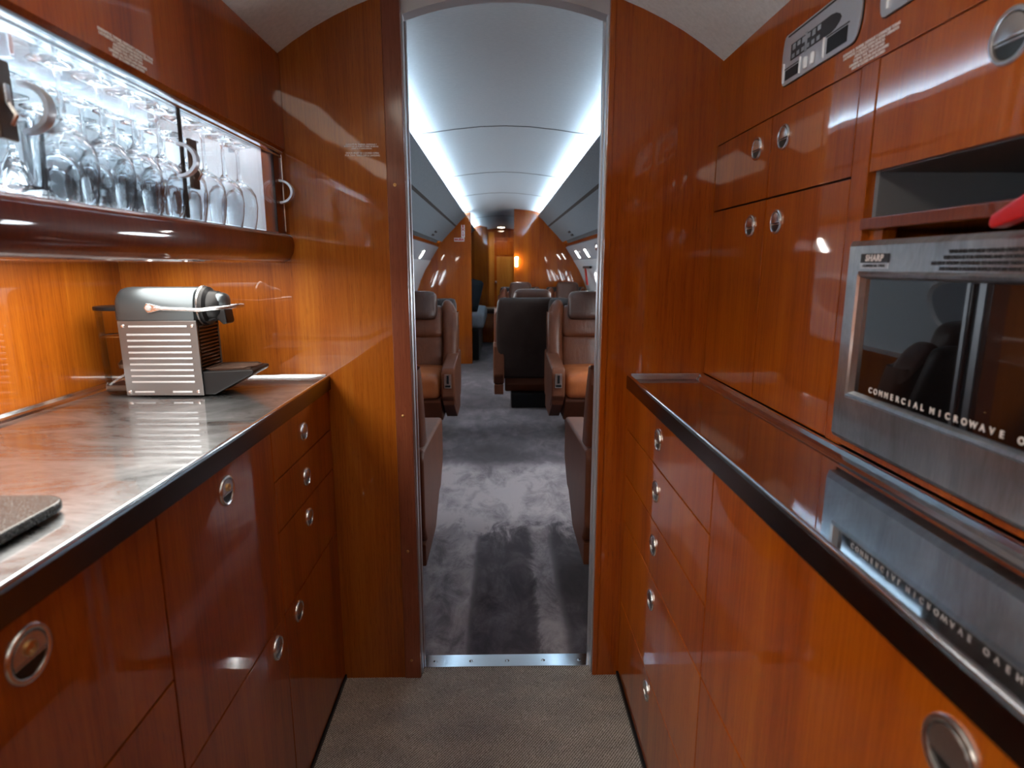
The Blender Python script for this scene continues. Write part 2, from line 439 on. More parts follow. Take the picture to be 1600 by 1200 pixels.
# door jambs, one object per side with the metal channel as parts
j = struct('trim_1', MB().box(DX0 - .046, DX0, YB - .006, YB + .014, 0, Z(.70), .003).box(DX0 - .045, DX0 - .012, YB + .014, YB + .09, 0, Z(.70)), 'wood_trim', 'reddish wood trim on the left door jamb')
obj('channel', MB().box(DX0 - .012, DX0 + .003, YB + .015, YB + .040, 0, Z(.69), .002), 'silver', j)
obj('groove', MB().box(DX0 - .012, DX0 - .006, YB + .040, YB + .062, 0, Z(.69)), 'gap', j)
obj('channel', MB().box(DX0 - .012, DX0 + .001, YB + .062, YB + .068, 0, Z(.69), .001), 'wood_dark', j)
obj('channel', MB().box(DX0 - .012, DX0 + .003, YB + .072, YB + .086, 0, Z(.69), .002), 'silver', j)
for zz in (Z(-.795), Z(-1.14), Z(-.40), Z(.2)):
    obj('screw', MB().lathe([(0, -.003), (.0035, -.002), (.0045, 0)], 12, 'y'), 'brass', j, at=(0, 0, 0), local=True).location = (DX0 - .026, YB - .006, zz)
j = struct('trim_2', MB().box(DX1 - .004, DX1 + .012, YB - .003, YB + .014, 0, Z(.70), .003).box(DX1 + .0, DX1 + .014, YB + .014, YB + .09, 0, Z(.70)), 'wood', 'wood edge on the right door jamb')
obj('channel', MB().box(DX1 - .007, DX1 + .004, YB + .015, YB + .038, 0, Z(.69), .002), 'silver', j)
obj('groove', MB().box(DX1 - .003, DX1 + .002, YB + .038, YB + .060, 0, Z(.69)), 'wood_dark', j)
obj('channel', MB().box(DX1 - .008, DX1 + .002, YB + .062, YB + .086, 0, Z(.69), .002), 'silver', j)
# arched header of the doorway
hd = [(x, z) for x, z in arc(Z(-.06), .705, DX0 - .02, DX1 + .02, 20)]
low = [(x, Z(.600 + .045 * (1 - ((x - .018) / .256) ** 2))) for x, z in hd]
top = [(x, Z(.74)) for x, z in hd][::-1]
struct('trim_3', MB().prism(low + top, 'y', YB + .016, YB + .06), 'silver', 'grey arched header over the doorway')
# threshold
t3 = struct('trim_4', MB().box(DX0 - .002, DX1 + .002, YB + .040, YB + .098, -.004, .004, .0015), 'steel_bright', 'metal door sill with five screws')
for i in range(5):
    x = DX0 + .035 + (DX1 - DX0 - .07) * i / 4
    obj('screw', MB().lathe([(0, .0015), (.004, .0012), (.0065, 0)], 14, 'z'), 'chrome', t3, at=(x, YB + .066, .004), local=True)

# ---- cabin shell
Y0, Y1, Y2 = YB + .095, 7.49, 10.25
ceil = [(-.56, .640), (-.50, .636), (-.44, .630), (-.35, .640), (-.25, .654), (-.12, .667), (0, .671), (.12, .667), (.25, .654), (.35, .640), (.44, .630), (.50, .636), (.56, .640)]
c_o = struct('ceiling', MB().strip([(CX + x, Z(z)) for x, z in ceil], Y0, 11.5, .02), 'headliner', 'blue-grey arched cabin headliner')
for y in (3.15, 4.64, 5.92, 8.6):
    obj('joint', MB().strip([(CX + x, Z(z - .0022)) for x, z in ceil[2:-2]], y, y + .012, .002), 'bin', c_o)
for s, side in ((-1, 'left'), (1, 'right')):
    wl = [(.86, .06), (.93, -.05), (.99, -.18), (1.04, -.32), (1.08, -.6), (1.07, -.9), (1.0, -1.2)]
    pr = [(CX + s * x, Z(z)) for x, z in wl]
    if s > 0: pr = pr[::-1]
    wmb = MB().strip(pr, Y0, 11.5, -.03 if s < 0 else -.03)
    struct('wall_cabin_' + side, wmb, 'lining', 'pale %s cabin side wall lining' % side)
    # outer shell above
    up = [(CX + s * x, Z(z)) for x, z in ((.50, .64), (.66, .52), (.82, .36), (.93, .18), (.90, .04))]
    if s > 0: up = up[::-1]
    struct('wall_upper_' + side, MB().strip(up, Y0, 11.5, .02), 'gap')
    # dado ledge
    dd = [(1.075, -.45), (.98, -.46), (.975, -1.2)]
    struct('trim_ledge_' + side, MB().prism([(CX + s * x, Z(z)) for x, z in dd + [(1.07, -1.2)]], 'y', Y0, 7.4), 'wood', 'wood side ledge along the %s cabin wall' % side)

def bulkhead(y, th, x0, x1, side, name, label):
    """wood wall facing the galley, closing one side of the cabin from |x| inner to the skin"""
    s = side; ins = x0
    pts = [(ins, 0), (ins, Z(.66 if abs(ins - CX) < .2 else .62))]
    for dx, dz in outline(0):
        X = CX + s * dx
        if (s > 0 and X > ins) or (s < 0 and X < ins): pts.append((X, Z(min(dz - .01, .655))))
    return struct(name, MB().prism(pts, 'y', y, y + th), 'wood', label)
bl = bulkhead(Y1, .16, -.345, 0, -1, 'wall_aft_left', 'lacquered wood partition on the left with exit signs')
br = bulkhead(Y1, .16, .172, 0, 1, 'wall_aft_right', 'lacquered wood partition behind the right-hand seats')
bulkhead(Y2, .1, -.205, 0, -1, 'wall_rear_left', 'second wood partition further down the cabin')
bulkhead(Y2, .1, .40, 0, 1, 'wall_rear_right', 'far wood partition right')
# lighter strip at outer edge of the left/right partitions (daylight side lining)
struct('wall_end', MB().box(-1.1, 1.1, 11.5, 11.55, 0, Z(.7)), 'wood', 'wood wall at the far end')
d = struct('door_1', MB().box(-.10, .28, 11.40, 11.44, 0, Z(.50), .004), 'wood', 'narrow panelled wood door at the end of the aisle')
obj('panel', MB().box(-.06, .24, 11.392, 11.402, .45, Z(.16), .004), 'wood_gold', d)
obj('panel', MB().box(-.06, .24, 11.392, 11.402, Z(.19), Z(.44), .004), 'wood', d)
obj('panel', MB().box(-.06, .24, 11.392, 11.402, .08, .41, .004), 'wood', d)
k = obj('knob', MB().lathe([(0, -.05), (.022, -.045), (.026, -.03), (.012, -.015), (.012, 0), (.028, 0)], 16, 'y'), 'chrome', d, at=(-.075, 11.39, Z(-.30)), local=True)
struct('trim_5', MB().box(-.205, -.10, 11.36, 11.50, 0, Z(.60), .004), 'wood_gold', 'pale gold door post at the end of the aisle')

# ================================================================= CABIN OVERHEAD
for s, side in ((-1, 'left'), (1, 'right')):
    for (ya, yb, nm) in ((Y0, Y1, 'forward'), (Y1 + .17, 11.3, 'aft')):
        def P(l): return [(CX + s * x, Z(z)) for x, z in l]
        bn = thing('overhead_bin', 'blue-grey overhead panel row along the %s side of the %s cabin' % (side, nm), 'overhead bin', (CX + s * .6, (ya + yb) / 2, Z(.28)), 'overhead panels above the cabin seats')
        def st(l, th):
            p = P(l)
            return MB().strip(p if s < 0 else p[::-1], ya, yb, th)
        # upper valance that hides the cove lamp
        obj('valance', st([(.545, .468), (.50, .520), (.455, .560), (.425, .582)][::1] if s < 0 else [(.545, .468), (.50, .520), (.455, .560), (.425, .582)], .010 if s < 0 else .010), 'bin', bn)
        obj('seam_rail', st([(.560, .452), (.545, .468)], .006), 'gap', bn)
        obj('door_panel', st([(.725, .279), (.66, .350), (.60, .412), (.560, .452)], .014), 'bin', bn)
        if nm == 'forward':
            for yy in ((5.55, 6.05) if s < 0 else (5.75,)):
                pass
            for q, (ux, uz) in enumerate(((.672, .333), (.700, .303))):
                y = 6.3 + q * .0
                p1 = Vector((CX + s * ux, 0, Z(uz))); dirv = Vector((s * .075, 0, -.079)).normalized(); nrm = Vector((-s * .079, 0, -.075)).normalized()
                mx = Matrix.Translation((p1.x, y, p1.z)) @ Matrix((( 0, dirv.x, nrm.x), (1, 0, 0), (0, dirv.z, nrm.z))).to_4x4()
                obj('latch', MB().box(-.075, .075, -.010, .010, -.002, .004, .001, mx=mx), 'gap', bn)
        # cove lamp
        cl = obj('cove_light', MB().box(CX + s * .478 - .012, CX + s * .478 + .012, ya + .02, yb - .02, Z(.566), Z(.578)), 'led_cool')
        tag(cl, 'cool white cove light strip glowing along the %s ceiling edge, %s section' % (side, nm), 'light', 'cove lights')
        # wood valance under the bins
        vw = obj('valance_strip', st([(.775, .222), (.75, .250)], .02), 'wood_dark')
        tag(vw, 'dark wood strip below the %s overhead panels, %s section' % (side, nm), 'trim', 'wood strips under the overhead panels')
        # service panel with reading lights
        ps = thing('service_panel', 'grey passenger service panel with reading lights on the %s, %s section' % (side, nm), 'service panel', (CX + s * .82, (ya + yb) / 2, Z(.035)), 'passenger service panels')
        obj('panel', st([(.88, .035), (.765, .214)], .02), 'psu', ps)
        obj('wash_light', MB().box(CX + s * .893 - .006, CX + s * .893 + .006, ya + .02, yb - .02, Z(.020), Z(.028)), 'led_wash', ps)
        if nm == 'forward':
            dirv = Vector((s * .115, 0, -.179)).normalized(); nrm = Vector((-s * .179, 0, -.115)).normalized()
            for (y, u, kd) in (((6.75, .5, 'l'), (6.05, .5, 'l'), (5.25, .35, 'g'), (3.6, .5, 'l')) if s > 0 else ((6.35, .55, 'l'), (4.9, .5, 'g'), (3.6, .5, 'l'))):
                p1 = Vector((CX + s * (.765 + .115 * u), y, Z(.214 - .179 * u)))
                mx = Matrix.Translation(p1) @ Matrix(((0, dirv.x, nrm.x), (1, 0, 0), (0, dirv.z, nrm.z))).to_4x4()
                if kd == 'l':
                    rl = obj('reading_light', MB().box(-.062, .062, -.062, .062, -.002, .005, .003, mx=mx), 'silver', ps)
                    obj('lens', MB().box(-.032, .032, -.045, .045, .004, .010, .004, mx=mx), 'led_read' , rl)
                    obj('aperture', MB().box(-.038, .038, -.056, -.042, .004, .008, .001, mx=mx), 'black', rl)
                else:
                    obj('air_gasper', MB().lathe([(.045, 0), (.045, .008), (.03, .018), (.012, .03), (0, .03)], 18, 'z', mx=mx), 'chrome', ps)
# windows: oval, with glowing pulled shades
wn = 0
for s, side in ((-1, 'left'), (1, 'right')):
    for y in (2.6, 3.7, 4.9, 6.05):
        wn += 1
        cx_, cz_ = CX + s * .985, Z(-.185)
        dirv = Vector((s * .11, 0, -.27)).normalized(); nrm = Vector((-s * .27, 0, -.11)).normalized()
        mx = Matrix.Translation((cx_, y, cz_)) @ Matrix(((0, dirv.x, nrm.x), (1, 0, 0), (0, dirv.z, nrm.z))).to_4x4()
        def oval(a, b_, z, n=28): return [(a * math.copysign(abs(math.cos(t)) ** .8, math.cos(t)), b_ * math.copysign(abs(math.sin(t)) ** .8, math.sin(t)), z) for t in [2 * PI * i / n for i in range(n)]]
        r0, r1, r2 = oval(.24, .16, 0), oval(.22, .14, .025), oval(.205, .125, .012)
        n = 28; mb = MB(); mb.add(r0 + r1 + r2, [(i, (i + 1) % n, n + (i + 1) % n, n + i) for i in range(n)] + [(n + i, n + (i + 1) % n, 2 * n + (i + 1) % n, 2 * n + i) for i in range(n)], 0, mx)
        wf = struct('window_%d' % wn, mb, 'white')
        mb = MB().add(oval(.206, .126, .013), [tuple(range(n))], 0, mx); obj('pane', mb, 'psu' if (s < 0 and y < 4) else 'window_glow', wf)
# emergency window pull on the right wall
eh = thing('exit_window_handle', 'black bar with a red pull strap on the right window lining', 'handle', (CX + .92, 6.6, Z(-.05)))
obj('bar', MB().box(.905, .93, 6.25, 6.75, Z(-.03), Z(-.005), .004), 'black', eh)
obj('pull_strap', MB().prism([(6.64, Z(-.03)), (6.70, Z(-.03)), (6.56, Z(-.20)), (6.46, Z(-.20))], 'x', .918, .93, .002), 'red', eh)

# signs
sg = thing('exit_sign', 'small white vertical sign reading EXIT in red on the left partition', 'sign', (-.435, Y1 - .004, Z(.40)), 'exit signs')
obj('plate', MB().box(-.458, -.418, Y1 - .006, Y1 - .0005, Z(.33), Z(.475), .001), 'white', sg)
for i, ch in enumerate('EXIT'):
    text(ch, .036, face_mx((-.438, Y1 - .0065, Z(.457 - i * .036)), 0), 'letter', 'red', sg, bold=.0028)
sg = thing('exit_sign', 'small white horizontal sign reading SALIDA in red, below the vertical one', 'sign', (-.47, Y1 - .004, Z(.28)), 'exit signs')
obj('plate', MB().box(-.545, -.425, Y1 - .006, Y1 - .0005, Z(.285), Z(.325), .001), 'white', sg)
text('SALIDA', .033, face_mx((-.485, Y1 - .0065, Z(.305)), 0), 'lettering', 'red', sg, bold=.0028)
so = thing('wall_sconce', 'small white cylinder wall light on the edge of the right partition', 'wall light', (.20, Y1, Z(.0)))
obj('bracket', MB().box(.19, .21, Y1 - .02, Y1, Z(.03), Z(.07), .003), 'chrome', so)
obj('lamp_shade', MB().lathe([(0, -.06), (.016, -.06), (.018, .05), (0, .05)], 16, 'z', mx=Matrix.Translation((.20, Y1 - .035, Z(.05)))), 'led_read', so)

# ================================================================= CABIN FURNITURE
def lean(z, y0, k=.33):        # backrest leans back with height
    return y0 + (z - .42) * k
def make_seat(label, group='leather cabin seats'):
    t = thing('cabin_seat', label, 'seat', (0, 0, 0), group)
    # pedestal and skirt
    obj('pedestal', MB().box(-.17, .17, -.20, .20, 0, .13, .01), 'black', t, at=(0, 0, 0), local=True)
    obj('skirt', MB().prism([(-.30, .34), (-.33, .29), (-.20, .13), (.12, .13), (.17, .20), (.17, .34)], 'x', -.225, .225, .012), 'leather_arm', t, at=(0, 0, 0), local=True)
    # seat cushion: crowned with waterfall front
    def fcush(p, h):
        z = p.z + (.018 * (1 - (p.x / h[0]) ** 2) if p.z > 0 else 0) + (-.03 * max(0, (-p.y - h[1] * .55) / h[1]) if p.z > 0 else 0)
        return (p.x, p.y, z)
    obj('seat_cushion', MB().soft((0, -.20, .395), (.45, .34, .165), .05, 10, fcush), 'leather_lit', t, at=(0, 0, 0), local=True)
    def frear(p, h): return (p.x, p.y, p.z + (.012 * (1 - (p.x / h[0]) ** 2) if p.z > 0 else 0))
    obj('seat_pad', MB().soft((0, .02, .405), (.44, .30, .13), .035, 8, frear), 'leather_lit', t, at=(0, 0, 0), local=True)
    # arm rests
    for s in (-1, 1):
        xa, xb = sorted((s * .232, s * .322))
        a = obj('armrest', MB().prism([(-.39, .505), (-.375, .53), (-.1, .55), (.27, .575), (.30, .55), (.30, .30), (.24, .22), (-.26, .24), (-.385, .335)], 'x', xa, xb, .013, seg=3), 'leather_arm', t, at=(0, 0, 0), local=True)
        obj('arm_skirt', MB().prism([(-.355, .335), (-.24, .235), (.25, .215), (.25, .13), (-.08, .13), (-.33, .27)], 'x', xa + .006, xb - .006, .006), 'leather_arm', a, at=(0, 0, 0), local=True)
        cx = (xa + xb) / 2
        cp = obj('control_plate', MB().box(cx - .024, cx + .024, -.397, -.388, .40, .495, .002), 'chrome', a, at=(0, 0, 0), local=True)
        mb = MB().box(cx - .008, cx + .008, -.400, -.396, .43, .485, .001); mb.box(cx - .018, cx + .018, -.400, -.396, .406, .42, .001)
        obj('control_slot', mb, 'black', a, at=(0, 0, 0), local=True)
    # back shell
    def fshell(p, h):
        z = p.z; w_ = 1.0 - .10 * max(0, z / h[2] - .35) ** 1.2 - .10 * max(0, -z / h[2])
        return (p.x * w_, p.y + (p.z + .29) * .30 - .02 * (p.x / h[0]) ** 2 * -1, z)
    obj('back_shell', MB().soft((0, .200, .605), (.60, .07, .69), .034, 12, fshell), 'leather_back', t, at=(0, 0, 0), local=True)
    obj('back_pocket', MB().box(-.22, .22, .205, .219, .30, .40, .004), 'leather_back', t, at=(0, 0, 0), local=True)
    # side wings (bolsters)
    for s in (-1, 1):
        def fw(p, h):
            u = p.z / h[2]
            inn = .028 * math.cos(u * 1.4) * s
            x = p.x * (1 + .10 * max(0, u)) + inn * .45 - s * .004 * u
            return (x, p.y * (1 - .25 * max(0, u - .3)) + (p.z + .25) * .30, p.z - (.03 * (abs(x * s + .03) / .05) ** 2 if u > .8 else 0))
        obj('wing', MB().soft((s * .245, .130, .685), (.115, .15, .53), .052, 10, fw), 'leather', t, at=(0, 0, 0), local=True)
    # lumbar and upper back pads
    def fl(p, h):
        y = p.y + (p.z + .26) * .28 - (.022 * (1 - (p.x / h[0]) ** 2) if p.y < 0 else 0)
        if p.y < 0: y += .006 * abs(math.sin((p.x / h[0]) * 2.3 * PI / 2 * 2)) * 0 + .008 * math.exp(-((abs(p.x) - .07) / .010) ** 2)
        return (p.x, y, p.z)
    obj('lumbar_pad', MB().soft((0, .128, .565), (.40, .10, .25), .03, 14, fl), 'leather', t, at=(0, 0, 0), local=True)
    def fu(p, h):
        y = p.y + (p.z + .26) * .28 - (.015 * (1 - (p.x / h[0]) ** 2) if p.y < 0 else 0)
        return (p.x, y, p.z)
    obj('upper_back_pad', MB().soft((0, .178, .785), (.41, .12, .24), .05, 10, fu), 'leather', t, at=(0, 0, 0), local=True)
    def fh(p, h):
        return (p.x * (1 - .04 * p.z / h[2]), p.y + p.z * .25 + (.03 * (p.x / h[0]) ** 2 if p.y < 0 else 0), p.z + (.006 * (1 - (p.x / h[0]) ** 2)))
    obj('headrest', MB().soft((0, .215, .905), (.31, .15, .205), .045, 10, fh), 'leather_head', t, at=(0, 0, 0), local=True)
    return t
seat0 = make_seat('brown leather seat facing the galley, left of the aisle, beyond the near left seat')
def put_seat(x, y, rz, label, first=False, sx=1):
    o = seat0 if first else copy_tree(seat0)
    o.location = (x, y, 0); o.rotation_euler = (0, 0, rz); o['label'] = label; o.scale = (sx, 1, 1)
    return o
put_seat(-.625, 4.36, 0, 'brown leather seat facing the galley on the left of the aisle', True)
put_seat(.665, 4.36, 0, 'brown leather seat facing the galley, front right, with a wide dark headrest')
put_seat(-.585, 2.29, PI, 'near left leather seat with its back to the galley, only its armrest side showing')
put_seat(.615, 2.29, PI, 'near right leather seat with its back to the galley, backrest edge and armrest showing')
put_seat(.265, 5.28, PI, 'dark seat turned away from the camera, its plain back filling the aisle side')
put_seat(.24, 6.95, 0, 'far brown seat directly behind the turned-away seat, only its top showing', sx=.84)
put_seat(.79, 6.95, 0, 'far tan leather seat near the right cabin wall, only its headrest showing', sx=.84)
sf = thing('sofa', 'grey fabric sofa beyond the left partition', 'sofa', (-.6, 8.6, 0))
obj('base', MB().box(-1.0, -.27, 7.75, 9.5, 0, .40, .02), 'black', sf)
obj('seat_cushion', MB().soft((-.60, 8.62, .50), (.80, 1.76, .20), .06, 8), 'sofa', sf)
obj('backrest', MB().soft((-.93, 8.62, .76), (.16, 1.74, .42), .06, 8), 'sofa', sf)
cu = obj('cushion', MB().soft((0, 0, 0), (.44, .12, .44), .05, 10, lambda p, h: (p.x, p.y * (1 - .6 * max(abs(p.x / h[0]), abs(p.z / h[2])) ** 3), p.z)), 'cushion', at=(-.47, 8.12, .835), local=True)
cu.rotation_euler = (R(-8), R(14), R(8)); tag(cu, 'dark blue-grey cushion standing on the grey sofa', 'cushion')
et = thing('side_table', 'small wooden stand with a dark padded top beyond the sofa', 'side table', (-.20, 9.8, 0))
obj('cabinet', MB().box(-.30, -.06, 9.62, 10.0, 0, .46, .01), 'wood', et)
obj('padded_top', MB().soft((-.17, 9.8, .50), (.28, .42, .08), .03, 6), 'leather_head', et)

# ================================================================= GALLEY: latches
def latch_mesh(sc_=1.0, lock=False):
    mb = MB()
    r = .026 * sc_
    ring = [(r, 0), (r * 1.0, .0015), (r * .96, .0034), (r * .88, .0040), (r * .80, .0030), (r * .78, .0008), (0, .0006)]
    mb.lathe(ring[:6], 36, 'x', 0)
    mb.lathe([(r * .79, .0009), (r * .5, .0006), (0, .0005)], 36, 'x', 1)
    # paddle: the upper part of the disc, slightly domed
    n = 22; cut = -.10 * r
    a0 = math.asin(cut / (r * .74)); pts = []
    for i in range(n + 1):
        a = a0 + (PI - 2 * a0) * i / n; pts.append((r * .74 * math.cos(a), r * .74 * math.sin(a)))
    mb.prism(pts, 'x', .0012, .0036, .0007, 0)
    mb.prism([(-r * .70, cut - .0035 * sc_), (r * .70, cut - .0035 * sc_), (r * .70, cut - .0015), (-r * .70, cut - .0015)], 'x', .0012, .0026, .0004, 0)
    if lock: mb.lathe([(.0065 * sc_, .0036), (.0065 * sc_, .0056), (.0035 * sc_, .0060), (.002 * sc_, .0045), (0, .0045)], 18, 'x', 2, mx=Matrix.Translation((0, 0, r * .22)))
    return mb
_lm = {}
def latch(parent, face_x, y, z, s, size=1.0, lock=False):
    key = (size, lock)
    if key not in _lm:
        o = obj('latch', latch_mesh(size, lock), ['chrome', 'cup', 'brass'], parent, at=(0, 0, 0), local=True); _lm[key] = o.data
    else:
        o = bpy.data.objects.new('latch', _lm[key]); COL.objects.link(o); o.parent = parent
    o.location = Vector((face_x, y, z)) - wpos(parent)
    if s < 0: o.rotation_euler = (0, 0, PI)
    o['label'] = 'round satin flush latch'
    return o
G = .0017
def front(parent, name, face, s, y0, y1, z0, z1, mat='wood', label=None):
    """a flush door or drawer front; s=+1 faces +x"""
    x0, x1 = sorted((face, face - s * .018))
    o = obj(name, MB().box(x0, x1, y0 + G, y1 - G, z0 + G, z1 - G, .0011), mat, parent)
    if label: o['label'] = label
    return o
WT = .902           # worktop surface
FB = EYE - .326     # underside of worktop edge
# ---- left base
def carcass(parent, s, face, back, y0, y1, z0, z1):
    x0, x1 = sorted((face - s * .020, back))
    obj('carcass', MB().box(x0, x1, y0, y1, z0, z1), 'gap', parent)
K = .012
u = thing('base_cabinet', 'left base unit by the bulkhead with three small drawers above a door', 'cabinet', (-.7, 1.4, 0), 'left base cabinets')
carcass(u, 1, XL, -.97, 1.189, YB - .002, K, FB)
zs = [FB, EYE - .436, EYE - .547, EYE - .731]
for i in range(3):
    dr = front(u, 'drawer', XL, 1, 1.187, YB - .001, zs[i + 1], zs[i])
    latch(dr, XL, 1.385, (zs[i] + zs[i + 1]) / 2 + (.0 if i < 2 else .045), 1, .86)
dr = front(u, 'door', XL, 1, 1.187, YB - .001, K, zs[3]); latch(dr, XL, 1.272, EYE - .7725, 1, .95)
u = thing('base_cabinet', 'left base unit in the middle with one tall locked door over a low door', 'cabinet', (-.7, .98, 0), 'left base cabinets')
carcass(u, 1, XL, -.97, .774, 1.185, K, FB)
dr = front(u, 'door', XL, 1, .772, 1.187, EYE - .731, FB); latch(dr, XL, .978, EYE - .371, 1, 1.0, True)
dr = front(u, 'door', XL, 1, .772, 1.187, K, EYE - .731); latch(dr, XL, 1.137, EYE - .774, 1, .95)
u = thing('base_cabinet', 'left base unit nearest the camera with a large brass-centred lock on its door', 'cabinet', (-.7, .54, 0), 'left base cabinets')
carcass(u, 1, XL, -.97, .306, .770, K, FB)
dr = front(u, 'door', XL, 1, .306, .772, EYE - .573, FB); latch(dr, XL, .540, EYE - .371, 1, 1.12, True)
front(u, 'door', XL, 1, .306, .772, K, EYE - .573)
u = thing('base_cabinet', 'left base unit beside the camera, out of the frame', 'cabinet', (-.7, 0, 0), 'left base cabinets')
carcass(u, 1, XL, -.97, -.9, .304, K, FB); front(u, 'door', XL, 1, -.9, .306, K, FB)
# ---- right base
u = thing('base_cabinet', 'right base unit by the bulkhead with a stack of five narrow drawers', 'cabinet', (.6, 1.28, 0), 'right base cabinets')
carcass(u, -1, XR, .92, .942, YB - .002, K, FB)
zs = [FB, EYE - .441, EYE - .572, EYE - .706, EYE - .957, K]
hz = [.377, .497, .626, .763, 1.000]
for i in range(5):
    dr = front(u, 'drawer', XR, -1, .94, YB - .001, zs[i + 1], zs[i]); latch(dr, XR, 1.285, EYE - hz[i], -1, .95)
u = thing('base_cabinet', 'right base unit nearest the camera with one wide plain door', 'cabinet', (.6, .5, 0), 'right base cabinets')
carcass(u, -1, XR, .92, -.3, .938, K, FB)
dr = front(u, 'door', XR, -1, .0, .94, EYE - .706, FB); latch(dr, XR, .40, EYE - .372, -1, 1.15)
front(u, 'door', XR, -1, .0, .94, K, EYE - .706)
front(u, 'door', XR, -1, -.3, .0, K, FB)
struct('baseboard_left', MB().box(XL - .03, XL + .004, -.9, YB, 0, K), 'black')
struct('baseboard_right', MB().box(XR - .006, XR + .03, -.3, YB, 0, K), 'black')

# ---- worktops
def worktop(s, face, back, y0, label, mat):
    t = thing('worktop', label, 'worktop', ((face + back) / 2, .6, FB))
    xa, xb = sorted((face + s * .004 - s * .012, back))
    obj('surface', MB().box(xa, xb, y0, YB - .001, FB + .002, WT, .0), mat, t)
    f0 = face + s * .006
    pr = [(f0, FB), (f0, WT + .004), (f0 - s * .003, WT + .008), (f0 - s * .008, WT + .008), (f0 - s * .014, WT + .0005), (f0 - s * .014, FB)]
    obj('front_edge', MB().prism(pr, 'y', y0, YB - .001), 'steel_edge', t, smooth=20)
    # bright rolled top of the front edge
    obj('edge_bead', MB().tube([(f0 - s * .0055, y0, WT + .0072), (f0 - s * .0055, YB - .002, WT + .0072)], .0036, 10), 'steel_bright', t)
    b0 = back
    pr = [(b0, WT - .001), (b0, WT + .011), (b0 + s * .003, WT + .014), (b0 + s * .008, WT + .013), (b0 + s * .012, WT + .007), (b0 + s * .018, WT + .004), (b0 + s * .024, WT - .001)]
    obj('rear_upstand', MB().prism(pr, 'y', y0, YB - .002), 'steel_bright', t, smooth=12)
    yb = YB - .001
    pr = [(yb, WT - .001), (yb, WT + .011), (yb - .003, WT + .014), (yb - .008, WT + .013), (yb - .012, WT + .007), (yb - .02, WT - .001)]
    x0, x1 = sorted((b0 + s * .01, f0 - s * .010))
    obj('end_upstand', MB().prism(pr, 'x', x0, x1), 'steel_bright', t)
    return t
worktop(1, XL, -.98, -.9, 'left steel worktop carrying the coffee machine', 'steel')
worktop(-1, XR, UR - .004, -.3, 'narrow right steel worktop below the microwave', 'steel_right')

# ================================================================= LEFT UPPER CABINET
gc = thing('glass_cabinet', 'lit wall cabinet with clear glass doors full of glassware, upper left', 'cabinet', (-.75, .7, Z(.0)))
ya, yb = -.9, YB - .002
obj('fascia', MB().prism([(UL + .010, Z(.503)), (UL + .010, Z(.284)), (UL + .004, Z(.277)), (UL - .012, Z(.277)), (UL - .012, Z(.508))], 'y', ya, yb), 'wood', gc)
rail = [(UL - .008, Z(.082)), (UL + .008, Z(.078)), (UL + .016, Z(.068)), (UL + .018, Z(.050)), (UL + .014, Z(.030)), (UL + .004, Z(.014)), (UL - .010, Z(.007)), (UL - .03, Z(.006)), (UL - .03, Z(.02)), (UL - .02, Z(.075))]
obj('bottom_rail', MB().prism(rail, 'y', ya, yb), 'wood_dark', gc, smooth=60)
obj('bottom_panel', MB().box(-.978, UL - .03, ya, yb, Z(.026), Z(.034)), 'wood', gc)
inn = MB().box(-.86, UL - .022, ya + .02, 1.565, Z(.060), Z(.080)); obj('inner_floor', inn, 'white', gc)
obj('inner_back', MB().box(-.875, -.86, ya + .02, 1.565, Z(.060), Z(.42)), 'mirror', gc)
obj('inner_end', MB().box(-.86, UL - .012, 1.565, 1.575, Z(.060), Z(.42)), 'white', gc)
obj('inner_top', MB().box(-.875, UL - .012, ya + .02, 1.575, Z(.42), Z(.43)), 'white', gc)
obj('stile', MB().box(UL - .03, UL, 1.555, yb, Z(.076), Z(.28), .001), 'wood_dark', gc)
obj('end_post', MB().tube([(UL + .001, yb - .006, Z(.085)), (UL + .001, yb - .006, Z(.275))], .003, 8), 'chrome', gc)
tr = MB().box(UL - .016, UL + .006, ya, 1.60, Z(.270), Z(.2765), .001); tr.box(UL - .016, UL + .003, ya, 1.60, Z(.262), Z(.2665), .001)
obj('door_track', tr, 'steel_bright', gc)
obj('shelf', MB().box(-.858, UL - .035, ya + .03, 1.56, Z(.292), Z(.298)), 'pane', gc)
obj('lamp_strip', MB().box(-.60, -.575, ya + .03, 1.55, Z(.405), Z(.418)), 'led_cab', gc)
obj('lamp_strip', MB().box(-.855, -.84, ya + .03, 1.55, Z(.40), Z(.418)), 'led_cab', gc)
lp = obj('lamp_panel', MB().box(-.858, -.853, ya + .03, 1.55, Z(.086), Z(.155)), 'led_cabp', gc)
brk = MB()
for y in (.35, .86, 1.196, 1.53):
    obj('shelf_bracket', MB().box(-.64, -.625, y - .004, y + .004, Z(.262), Z(.292), .001), 'steel_bright', gc)
